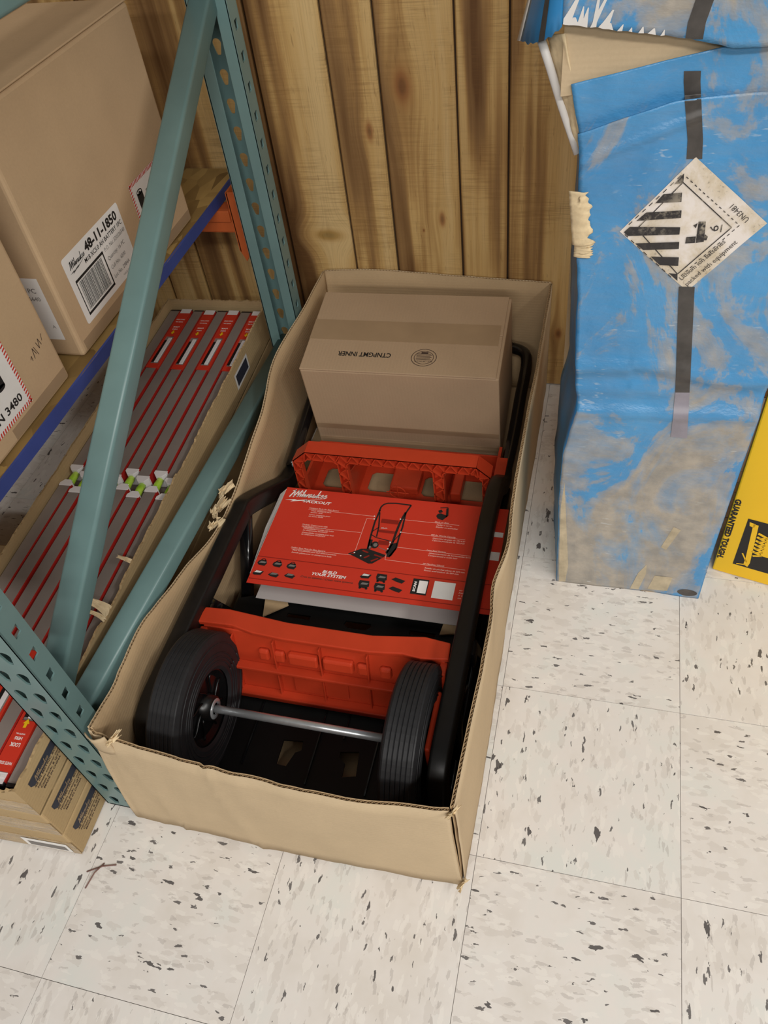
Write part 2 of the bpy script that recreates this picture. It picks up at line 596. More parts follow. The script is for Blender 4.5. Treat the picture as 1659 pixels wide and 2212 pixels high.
class Print:
    """flat print laid on a surface: fn(x, y) gives the point on the surface for paper coordinates."""

    def __init__(s, fn):
        s.fn = fn
        s.m = MB()

    def poly(s, pts):
        s.m.add([s.fn(*p) for p in pts], [tuple(range(len(pts)))])
        return s

    def rect(s, x0, y0, x1, y1):
        return s.poly([(x0, y0), (x1, y0), (x1, y1), (x0, y1)])

    def line(s, pts, w):
        for (x0, y0), (x1, y1) in zip(pts, pts[1:]):
            d = math.hypot(x1 - x0, y1 - y0) or 1
            nx, ny = -(y1 - y0) / d * w / 2, (x1 - x0) / d * w / 2
            s.poly([(x0 + nx, y0 + ny), (x0 - nx, y0 - ny), (x1 - nx, y1 - ny), (x1 + nx, y1 + ny)])
        return s

    def ring(s, x, y, r, w, ry=None, n=28):
        ry = ry or r
        for k in range(n):
            a, b = 2 * math.pi * k / n, 2 * math.pi * (k + 1) / n
            s.poly([(x + r * math.cos(a), y + ry * math.sin(a)), (x + r * math.cos(b), y + ry * math.sin(b)),
                    (x + (r - w) * math.cos(b), y + (ry - w) * math.sin(b)), (x + (r - w) * math.cos(a), y + (ry - w) * math.sin(a))])
        return s

    def disc(s, x, y, r, ry=None, n=16):
        ry = ry or r
        return s.poly([(x + r * math.cos(2 * math.pi * k / n), y + ry * math.sin(2 * math.pi * k / n)) for k in range(n)])

    def text(s, st, x, y, cap, ang=0.0, width=None, bold=0.0, shear=0.0, ysign=1, align='l'):
        """cap: cap height; ysign -1 when paper y runs downwards; width: squeeze the line to this length."""
        vs, fs = text_2d(st, bold, shear)
        if not vs:
            return s
        k = cap / CAP
        x0 = min(v[0] for v in vs)
        x1 = max(v[0] for v in vs)
        kx = (width / (x1 - x0)) if width else k
        if align == 'c':
            x0 = (x0 + x1) / 2
        ca, sa = math.cos(ang), math.sin(ang)
        pts = []
        for a, b in vs:
            a, b = (a - x0) * kx, b * k
            pts.append(s.fn(x + a * ca - b * sa, y + ysign * (a * sa + b * ca)))
        s.m.add(pts, fs)
        return s

    def script_logo(s, x, y, h, ang=0.0, ysign=1, bolt=True):
        """hand-lettered script wordmark with a lightning stroke under it; h: height of the capital."""
        u = h
        ca, sa = math.cos(ang), math.sin(ang)

        def T(p):
            px, py = p[0] * u + p[1] * u * 0.30, p[1] * u
            return (x + px * ca - py * sa, y + ysign * (px * sa + py * ca))

        def st(pts, w=0.10):
            s.line([T(p) for p in pts], w * u * 0.95)
        st([(0.0, 0.0), (0.18, 0.95)], 0.15)
        st([(-0.08, 0.80), (0.20, 1.0)], 0.08)
        st([(0.18, 0.95), (0.38, 0.10)], 0.10)
        st([(0.38, 0.0), (0.56, 0.95)], 0.13)
        st([(0.56, 0.95), (0.74, 0.10)], 0.10)
        st([(0.74, 0.04), (0.86, 0.95)], 0.14)
        ox = 1.0
        st([(ox, 0.5), (ox, 0.05)], 0.13)
        st([(ox + 0.02, 0.66), (ox + 0.02, 0.78)], 0.13)
        st([(ox, 0.05), (ox + 0.14, 0.25)], 0.06)
        ox = 1.2
        st([(ox, 1.0), (ox, 0.05)], 0.13)
        st([(ox, 0.05), (ox + 0.14, 0.25)], 0.06)
        ox = 1.38
        st([(ox, 0.5), (ox + 0.03, 0.03), (ox + 0.2, 0.45), (ox + 0.23, 0.03), (ox + 0.42, 0.5)], 0.11)
        ox = 1.92
        st([(ox + 0.2, 0.48), (ox, 0.4), (ox - 0.03, 0.1), (ox + 0.1, 0.04), (ox + 0.22, 0.45), (ox + 0.25, 0.05), (ox + 0.36, 0.2)], 0.10)
        ox = 2.32
        st([(ox, 0.5), (ox + 0.02, 0.08), (ox + 0.14, 0.04), (ox + 0.26, 0.45), (ox + 0.28, 0.05), (ox + 0.38, 0.2)], 0.10)
        ox = 2.74
        st([(ox, 1.0), (ox, 0.02)], 0.12)
        st([(ox + 0.02, 0.25), (ox + 0.24, 0.5)], 0.09)
        st([(ox + 0.06, 0.28), (ox + 0.24, 0.03), (ox + 0.32, 0.15)], 0.10)
        for ox in (3.14, 3.48):
            st([(ox - 0.05, 0.2), (ox + 0.18, 0.34), (ox + 0.12, 0.5), (ox, 0.42), (ox - 0.02, 0.12), (ox + 0.12, 0.03), (ox + 0.3, 0.22)], 0.09)
        if bolt:
            s.poly([T(p) for p in ((-0.2, -0.42), (0.95, -0.28), (0.72, -0.44), (2.0, -0.22), (1.85, -0.34), (3.7, -0.02), (1.55, -0.52), (1.75, -0.40), (0.45, -0.62), (0.66, -0.46))])
        return s

    def build(s, name, mat, parent):
        return s.m.build(name, mat, parent, fix=False)


def on_plane(M, lift=0.0004):
    """paper x, y in metres on the local x, y plane of M, lifted off the surface."""
    return lambda x, y: M @ Vector((x, y, lift))


random.seed(11)
# ------------------------------------------------------------------ floor and wall
fl = MB().box((-2.2, -1.4, -0.06), (1.7, 1.64, -0.004)).build('floor', 'grout')
fl['kind'] = 'structure'
fl['label'] = 'speckled off-white vinyl tile floor of the shop aisle'
T = 0.3048
tile_me = None
X0, Y0 = 0.2101, 0.7311
for i in range(-6, 5):
    for j in range(-7, 3):
        cx, cy = X0 + (i + 0.5) * T, Y0 + (j + 0.5) * T
        if tile_me is None:
            g = 0.0004
            o = MB().box((-T / 2 + g, -T / 2 + g, -0.004), (T / 2 - g, T / 2 - g, 0)).build('tile', 'tile', fl)
            tile_me = o.data
        else:
            o = bpy.data.objects.new('tile', tile_me)
            COL.objects.link(o)
            o.parent = fl
        o.location = (cx, cy, 0)
        o.rotation_euler = (0, 0, (math.pi / 2 if (i + j) % 2 else 0) + random.choice((0, math.pi)))

WY = 1.594
wall = MB().box((-2.2, WY + 0.010, -0.004), (1.7, WY + 0.06, 2.3)).build('wall_back', 'groove')
wall['kind'] = 'structure'
wall['label'] = 'wood panelled wall of vertical planks behind the boxes'
edges = [-0.204]
k = 0
while edges[0] > -2.0:
    edges.insert(0, edges[0] - (0.101, 0.152)[k % 2])
    k += 1
k = 0
while edges[-1] < 1.6:
    edges.append(edges[-1] + (0.152, 0.101)[k % 2])
    k += 1
hearts = {2: 0.5, 3: -0.45}
for i, (a, b) in enumerate(zip(edges, edges[1:])):
    w, cx = b - a, (a + b) / 2
    kn = []
    heart = random.choice((-0.4, 0.35, 0.5, -0.25, 0.2))
    if abs(a + 0.457) < 0.01:
        kn = [(-0.030, 0.705, 0.026, 0.052), (0.035, 0.432, 0.010, 0.026), (-0.008, 0.405, 0.004, 0.007)]
        heart = 0.35
    elif abs(a + 0.709) < 0.01:
        kn = [(0.020, 0.388, 0.048, 0.020)]
        heart = 0.55
    elif abs(a + 0.558) < 0.01:
        heart = 0.30
        kn = [(0.02, 0.62, 0.012, 0.03)]
    elif abs(a + 0.204) < 0.01:
        heart = 0.25
        kn = [(0.045, 0.15, 0.012, 0.022)]
    elif abs(a + 0.305) < 0.01:
        heart = 0.05
    elif i % 3 == 0:
        kn = [(random.uniform(-0.03, 0.03), random.uniform(0.1, 1.8), 0.012, 0.028)]
    kc = ('#b98d4e', '#a07a38', '#8a6a30') if abs(a + 0.709) < 0.01 else ('#b07f4a', '#8f5a33', '#6b3d22')
    h = 0.0021
    pts = [(-w / 2 + h, 0.0035), (-w / 2 + h + 0.003, 0), (w / 2 - h - 0.003, 0), (w / 2 - h, 0.0035), (w / 2 - h, 0.010), (-w / 2 + h, 0.010)]
    o = MB().prism(pts, 0, 2.28, 'z').build('plank', wood_mat(i + 1, w, heart, kn, kc), wall)
    o.location = (cx, WY, 0.004)

# ------------------------------------------------------------------ rack upright frame
up = empty('rack_upright_frame', (-0.69, 0.40, 0), 0, 'teal perforated steel rack upright with a diagonal brace', 'rack upright')
UI = up.matrix_basis.inverted() if False else Matrix.Translation((0.69, -0.40, 0))
PX0, PX1 = -0.728, -0.652
ZT = 1.75


def teardrop(x, z, s=1.0):
    pts = []
    for k in range(9):
        a = math.pi * k / 8
        pts.append((x + 0.0085 * s * math.cos(a), z + 0.0085 * s * math.sin(a)))
    pts += [(x - 0.0045 * s, z - 0.016 * s), (x - 0.003 * s, z - 0.019 * s), (x + 0.003 * s, z - 0.019 * s), (x + 0.0045 * s, z - 0.016 * s)]
    return pts


def post(yw, yo, xin):
    """C-section: web at yw, flanges to yo, lips turned in by xin."""
    p = empty('post')
    p.parent = up
    p.matrix_local = UI
    th = 0.0025
    s = 1 if yo > yw else -1
    w = PX1 - PX0
    zs = [0.03 + 0.0508 * k for k in range(34)]
    holes = [teardrop(w * f, z + dz) for f, dz in ((0.30, 0.0), (0.70, 0.0)) for z in zs]
    M = frame((PX0, yw + s * th / 2, 0), (1, 0, 0), (0, 0, 1))
    plate('web', [(0, 0), (w, 0), (w, ZT), (0, ZT)], holes, th, M, 'teal', p)
    d = abs(yo - yw)
    sl = [[(d * 0.5 - 0.006, z), (d * 0.5 + 0.006, z + 0.002), (d * 0.5 + 0.006, z + 0.018), (d * 0.5 - 0.006, z + 0.016)] for z in [0.055 + 0.0508 * k for k in range(33)]]
    for x in (PX0 + th / 2, PX1 - th / 2):
        M = frame((x, min(yw, yo), 0), (0, 1, 0), (0, 0, 1))
        plate('flange', [(0, 0), (d, 0), (d, ZT), (0, ZT)], sl, th, M, 'teal', p)
    for x0, x1 in ((PX0, PX0 + xin), (PX1 - xin, PX1)):
        MB().box((x0, min(yo, yo - s * th), 0), (x1, max(yo, yo - s * th), ZT)).build('lip', 'teal', p, bev=0.0008)
    return p


post(0.388, 0.4255, 0.020)
post(1.446, 1.407, 0.024)
for yy in (0.405, 1.428):
    o = MB().box((PX0 + 0.004, yy - 0.017, 0.0), (PX1 - 0.004, yy + 0.017, 0.004)).build('foot_plate', 'teal', up)
    o.matrix_local = UI


def brace(p0, p1, name='brace'):
    p0, p1 = Vector(p0), Vector(p1)
    d = (p1 - p0).normalized()
    ex = Vector((1, 0, 0))
    ez = ex.cross(d).normalized()
    if ez.z < 0:
        ez = -ez
    L = (p1 - p0).length
    M = Matrix((ex, d, ez)).transposed().to_4x4()
    M.translation = p0
    w, h, r = 0.0205, 0.018, 0.006
    prof = []
    for sx, sy in ((1, 1), (-1, 1), (-1, -1), (1, -1)):
        a0 = math.atan2(sy, sx) - math.pi / 4
        for k in range(5):
            a = a0 + math.pi / 2 * k / 4
            prof.append((sx * (w - r) + r * math.cos(a), sy * (h - r) + r * math.sin(a)))
    o = MB().prism([(q[0], q[1]) for q in prof], 0, L, 'y', M).build(name, 'teal', up, smooth=True, bev=0)
    for pl_ in o.data.polygons:
        if len(pl_.vertices) > 4:
            pl_.use_smooth = False
    o.matrix_local = UI
    return o


brace((-0.6925, 0.410, 0.331), (-0.6925, 1.44, 0.938), 'diagonal_brace')
brace((-0.6925, 0.405, 0.258), (-0.6925, 1.43, 0.214), 'horizontal_brace')
brace((-0.6925, 0.405, 1.072), (-0.6925, 1.43, 1.072), 'horizontal_brace')
brace((-0.6925, 0.405, 1.60), (-0.6925, 1.43, 1.14), 'diagonal_brace')

# orange beams carrying the shelf


def rack_beam(y, s, label):
    b = empty('rack_beam', (-1.4, y, 0.44), 0, label, 'rack beam', 'orange shelf beams')
    MB().box((-0.72, -0.02, 0.034), (0.632, 0.02, 0.0855)).build('beam', 'orange', b, bev=0.004)
    MB().box((-0.72, s * 0.02 - 0.004, 0.060), (0.630, s * 0.02 + 0.004, 0.0855)).build('step', 'orange', b, bev=0.002)
    pts = [(0, 0.125), (0.024, 0.125), (0.024, -0.012), (0.010, -0.032), (0, -0.008)]
    M = frame((0.633, -0.0215, 0), (1, 0, 0), (0, 0, 1))
    MB().prism([(p[0], p[1]) for p in pts], 0.0, -0.004, 'z', M).build('connector', 'orange', b, bev=0.001)
    MB().box((0.632, -0.0215, -0.008), (0.636, 0.02, 0.125)).build('end_plate', 'orange', b)
    return b


rack_beam(1.468, -1, 'orange steel beam under the far edge of the shelf by the wall')
rack_beam(0.452, 1, 'orange steel beam under the near edge of the shelf')

deck = empty('shelf_deck', (-1.4, 1.0, 0.528), 0, 'chipboard shelf deck with blue tape along its edge', 'shelf')
MB().box((-0.72, -0.60, 0), (0.606, 0.588, 0.022)).build('board', 'osb', deck)


def tape_pt(u, v):
    y = -0.60 + 1.186 * u
    n1 = noise.noise(Vector((y * 9, v * 3, 1.3))) * 0.0012
    # wraps from the top edge over the side
    if v < 0.25:
        return Vector((0.6065 - 0.004 * (1 - v / 0.25) + n1, y, 0.0224))
    return Vector((0.6066, y, 0.0224 - 0.0224 * (v - 0.25) / 0.75 + n1))


MB().grid(tape_pt, [k / 60 for k in range(61)], [0, 0.25, 0.6, 1.0]).build('blue_tape', 'blue_tape', deck)
# ------------------------------------------------------------------ cartons on the shelf


def hazard_label(M, w, h, parent, txt, name='hazard_label'):
    lab = Print(on_plane(M, 0.0003)).rect(0, 0, w, h).build(name, 'white_paper', parent)
    red = Print(on_plane(M, 0.0006))
    b = 0.0065
    n = int(w / 0.0052)
    for k in range(n):
        x = w * k / n
        for y0 in (0, h - b):
            red.poly([(x, y0), (x + 0.0026, y0), (x + 0.0046, y0 + b), (x + 0.002, y0 + b)])
    n = int(h / 0.0052)
    for k in range(n):
        y = h * k / n
        for x0 in (0, w - b):
            red.poly([(x0, y), (x0 + b, y + 0.002), (x0 + b, y + 0.0046), (x0, y + 0.0026)])
    red.build('striped_border', 'red_card', lab)
    ink = Print(on_plane(M, 0.0006))
    # battery pictogram
    for bx, by, s in ((0.22, 0.62, 1.0), (0.62, 0.62, 1.0)):
        ink = Print(on_plane(M, 0.0006))
        ox, oy = bx * w, by * h
        L, r = 0.030 * s, 0.010
        ink.poly([(ox - r, oy - L / 2), (ox + r, oy - L / 2), (ox + r, oy + L / 2), (ox - r, oy + L / 2)])
        ink.disc(ox, oy - L / 2, r, r * 0.45)
        ink.ring(ox, oy + L / 2 + 0.001, r, 0.002, r * 0.5)
        ink.disc(ox, oy + L / 2 + 0.001, 0.003, 0.0016)
        ink.build('battery_pictogram', 'ink', lab)
    ink = Print(on_plane(M, 0.0006))
    ink.poly([(0.40 * w, 0.72 * h), (0.46 * w, 0.72 * h), (0.43 * w, 0.62 * h), (0.47 * w, 0.62 * h), (0.38 * w, 0.46 * h), (0.41 * w, 0.58 * h), (0.37 * w, 0.58 * h)])
    ink.build('bolt_pictogram', 'ink', lab)
    ink = Print(on_plane(M, 0.0006))
    ink.text(txt, w * 0.5, h * 0.14, 0.0125, width=w * 0.72, bold=0.02, align='c')
    ink.build('lettering', 'ink', lab)
    return lab


def shelf_carton(loc, label):
    W, D, H = 0.44, 0.458, 0.39
    c = empty('carton', loc, 0, label, 'carton', 'battery cartons on the shelf')
    body = MB().box((-W, 0, 0), (0, D, H - 0.003)).build('body', 'kraft_shelf', c, bev=0.007, seg=3)
    for x0, x1 in ((-W, -W / 2 - 0.001), (-W / 2 + 0.001, 0)):
        MB().box((x0, 0.001, H - 0.003), (x1, D - 0.001, H)).build('top_flap', 'kraft_shelf', c, bev=0.0012)
    MB().box((-W / 2 - 0.03, -0.0006, H), (-W / 2 + 0.03, D + 0.0006, H + 0.0005)).build('tape', 'tape_brown', c)
    MB().box((-W / 2 - 0.03, -0.0008, H - 0.08), (-W / 2 + 0.03, -0.0001, H)).build('tape', 'tape_brown', c)
    # band of tape round the side
    MB().box((0.0001, 0.0, 0.004), (0.0006, 0.035, H - 0.01)).build('tape', 'tape_clear', c) if False else None
    return c


c1 = shelf_carton((-0.81, 0.906, 0.5506), 'tall brown carton with white part number label, standing on the shelf')
c2 = shelf_carton((-0.81, 0.398, 0.5506), 'brown carton nearer the shelf end showing a red striped battery label')
Mf = frame((0.0, 0.040, 0.036), (0, 1, 0), (0, 0, 1))
w, h = 0.191, 0.116
lab = Print(on_plane(Mf, 0.0003))
rr = 0.005
pts = []
for (px, py, a0) in ((w - rr, h - rr, 0), (rr, h - rr, 90), (rr, rr, 180), (w - rr, rr, 270)):
    for k in range(5):
        a = R_(a0 + 22.5 * k)
        pts.append((px + rr * math.cos(a), py + rr * math.sin(a)))
lab.poly(pts)
lab = lab.build('shipping_label', 'white_paper', c1)
p = Print(on_plane(Mf, 0.0006))
p.script_logo(0.013, h - 0.024, 0.0125)
p.text('48-11-1850', 0.066, h - 0.0225, 0.0150, width=0.112, bold=0.035)
p.text('M18 XC5.0 AH BATTERY 1PC', 0.055, h - 0.0355, 0.0075, width=0.130, bold=0.012)
x0, x1, y0, y1 = 0.013, 0.106, 0.010, 0.073
p.rect(x0, y0, x1, y0 + 0.0042).rect(x0, y1 - 0.0042, x1, y1).rect(x0, y0, x0 + 0.002, y1).rect(x1 - 0.003, y0, x1, y1)
rnd = random.Random(4)
x = x0 + 0.007
while x < x1 - 0.010:
    bw = rnd.choice((0.0006, 0.0006, 0.0011, 0.0016))
    p.rect(x, y0 + 0.007, x + bw, y1 - 0.006)
    x += bw + rnd.choice((0.0007, 0.0011, 0.0017))
p.build('lettering', 'ink', lab)
p = Print(on_plane(Mf, 0.0006))
for k, s in enumerate(('P.O. No: 320336540', 'Quantity: 16 PC', 'Cell No. 4200', 'Lot No. 2984A')):
    p.text(s, 0.113, h - 0.049 - 0.0165 * k, 0.0068, width=(0.073, 0.060, 0.052, 0.056)[k])
p.text('* H 0 0 *', 0.138, 0.006, 0.0045)
p.build('small_print', 'ink_soft', lab)
hazard_label(frame((0.0, 0.280, 0.052), (0, 1, 0), (0, 0, 1)), 0.125, 0.102, c1, 'UN 3480')
hazard_label(frame((0.0, 0.255, 0.030), (0, 1, 0), (0, 0, 1)), 0.108, 0.114, c2, 'UN 3480')
# pen scribble and a band of clear tape on the nearer carton
Ms = frame((0.0, 0.398, 0.068), (0, 1, 0), (0, 0, 1))
p = Print(on_plane(Ms, 0.0006))
p.line([(0.0, 0.010), (0.004, 0.014), (0.003, 0.006)], 0.0010).line([(0.009, 0.006), (0.012, 0.022), (0.016, 0.010)], 0.0011).line([(0.016, 0.022), (0.020, 0.006)], 0.0009).line([(0.024, 0.024), (0.027, 0.012), (0.031, 0.026), (0.034, 0.014)], 0.0010).line([(0.038, 0.018), (0.042, 0.028)], 0.0009)
p.build('pen_scribble', 'ink_brown', c2)
for c_, z_ in ((c2, 0.036), (c1, 0.036)):
    MB().box((0.0, 0.3 if c_ is c2 else 0.012, z_ - 0.030), (0.0004, 0.452, z_ - 0.012)).build('tape', 'tape_brown', c_)
# label that wraps round the near face of the tall carton
Mn = frame((-0.092, 0.0, 0.034), (1, 0, 0), (0, 0, 1))
lb = Print(on_plane(Mn, 0.0004)).rect(0, 0, 0.070, 0.112).build('shipping_label', 'white_paper', c1)
p = Print(on_plane(Mn, 0.0007))
p.text('1PC', 0.040, 0.086, 0.0085, bold=0.01)
p.text('36640', 0.034, 0.072, 0.0075)
p.text('A', 0.058, 0.022, 0.006)
p.build('lettering', 'ink_soft', lb)

# ------------------------------------------------------------------ box levels in a stack of three long cartons
YAW = R_(2.2)
LX, LY = -0.729, 0.300
CW, CL = 0.262, 1.232


def level_carton_print(c, z, seed):
    M = frame((0.0004, 0.020, z), (0, 1, 0), (0, 0, 1))
    p = Print(on_plane(M, 0.0003))
    p.poly([(0.0, 0.040), (0.006, 0.033), (0.078, 0.033), (0.078, 0.050), (0.0, 0.0505)])
    bar = p.build('printed_bar', 'ink_navy', c)
    p = Print(on_plane(M, 0.0006)).script_logo(0.012, 0.0360, 0.0100, bolt=False)
    p.build('wordmark', 'tape_brown', bar)
    p = Print(on_plane(M, 0.0003))
    for k, s in enumerate(('48 IN METRIC BOX', 'Niveau contour noir', 'Case pack: 8 QTY', 'MADE IN CHINA')):
        p.text(s, 0.004 + 0.003 * k, 0.028 - 0.0072 * k, 0.0043, width=(0.070, 0.066, 0.060, 0.052)[k], bold=0.02)
    p.build('lettering', 'ink_brown', c)


names = ['lowest of three stacked level cartons, flat on the floor by the front post',
         'middle of three stacked level cartons with printed side',
         'open topmost level carton holding eight box levels']
for k in range(3):
    c = empty('carton', (LX, LY, 0.0015 + 0.0825 * k), YAW, names[k], 'carton', 'stacked level cartons')
    H = 0.0815
    if k < 2:
        MB().box((-CW, 0, 0), (0, CL, H)).build('body', 'kraft_old', c, bev=0.004, seg=3)
    else:
        t = 0.004
        MB().box((-CW, 0, 0), (0, CL, t)).build('bottom', 'kraft_old', c)

        def rim(n, amp, seed, notch=()):
            out = []
            for i in range(n + 1):
                u = i / n
                z = H + 0.004 + amp * noise.noise(Vector((u * 40, seed, 0.3))) + amp * 0.6 * noise.noise(Vector((u * 130, seed, 5.3)))
                for a, b, dz in notch:
                    if a < u < b:
                        z += dz
                out.append((u, z))
            return out

        def wall_strip(name, p0, p1, off, rimpts):
            p0, p1, off = Vector(p0), Vector(p1), Vector(off)
            m = MB()
            for side in (0, 1):
                o = off * side
                m.add([p0.lerp(p1, u) + o + Vector((0, 0, 0)) for u, z in rimpts] + [p0.lerp(p1, u) + o + Vector((0, 0, z)) for u, z in rimpts],
                      [(i, i + 1, len(rimpts) + i + 1, len(rimpts) + i) for i in range(len(rimpts) - 1)])
            n = len(rimpts)
            # ragged top closes the two liners
            m.add([p0.lerp(p1, u) + Vector((0, 0, z)) for u, z in rimpts] + [p0.lerp(p1, u) + off + Vector((0, 0, z - 0.001 * (i % 2))) for i, (u, z) in enumerate(rimpts)],
                  [(i, i + 1, n + i + 1, n + i) for i in range(n - 1)])
            for i in (0, n - 1):
                u, z = rimpts[i]
                a = p0.lerp(p1, u)
                m.add([a, a + off, a + off + Vector((0, 0, z)), a + Vector((0, 0, z))], [(0, 1, 2, 3)])
            return m.build(name, 'kraft_old', c)
        wall_strip('side_wall', (0, 0, 0), (0, CL, 0), (-t, 0, 0), rim(240, 0.0035, 1.0, ((0.24, 0.30, -0.006), (0.52, 0.60, -0.004))))
        wall_strip('side_wall', (-CW + t, 0, 0), (-CW + t, CL, 0), (-t, 0, 0), rim(200, 0.0025, 2.0))
        wall_strip('end_wall', (-CW + t, 0, 0), (-t, 0, 0), (0, t, 0), rim(60, 0.004, 3.0, ((0.55, 0.95, -0.010),)))
        wall_strip('end_wall', (-CW + t, CL - t, 0), (-t, CL - t, 0), (0, t, 0), rim(60, 0.003, 4.0))
        # torn strips of liner standing off the rim
        for (y, sx, hh, seed) in ((0.315, 0.026, 0.020, 1), (0.30, 0.012, 0.012, 2), (0.42, 0.012, 0.009, 5), (0.20, 0.010, 0.008, 6)):
            m = MB()

            def fn(u, v, y=y, sx=sx, hh=hh, seed=seed):
                jit = noise.noise(Vector((u * 5, v * 4, seed * 3.1)))
                return Vector((-0.002 - 0.030 * v * v - 0.004 * jit, y + (u - 0.5) * sx * (1 - 0.55 * v) + 0.006 * v, 0.080 + hh * v + 0.004 * jit))
            m.grid(fn, [i / 6 for i in range(7)], [i / 5 for i in range(6)])
            m.build('torn_liner', 'torn', c, solid=0.0012)
    level_carton_print(c, 0.016, k)
    # clear tape over the near end
    MB().box((-CW - 0.0004, -0.0007, 0.002), (0.0004, 0.0, 0.050 if k < 2 else 0.046)).build('tape', 'tape_clear', c)
    if k == 1:
        p = Print(on_plane(frame((-0.17, -0.0009, 0.054), (1, 0, 0), (0, 0, 1)), 0.0002)).text('MADE IN CHINA', 0, 0, 0.006, width=0.07)
        p.build('lettering', 'ink_brown', c)
    if k == 0:
        M = frame((-0.098, -0.001, 0.006), (1, 0, 0), (0, 0, 1))
        s = Print(on_plane(M, 0.0004)).rect(0, 0, 0.085, 0.034).build('sticker', 'white_paper', c)
        Print(on_plane(M, 0.0007)).rect(0.008, 0.005, 0.078, 0.022).build('printed_bar', 'ink_soft', s)
    if k > 0:
        yy = 0.965 if k == 2 else 0.93
        M = frame((0.0004, yy, 0.026), (0, 1, 0), (0, 0, 1))
        s = Print(on_plane(M, 0.0003)).rect(0, 0, 0.085, 0.040).build('sticker', 'white_board', c)
        Print(on_plane(M, 0.0006)).rect(0.007, 0.006, 0.078, 0.034).build('printed_bar', 'ink_navy', s)

LW, LH, LL = 0.0295, 0.060, 1.205
LBASE = 0.0015 + 0.0825 * 2 + 0.005


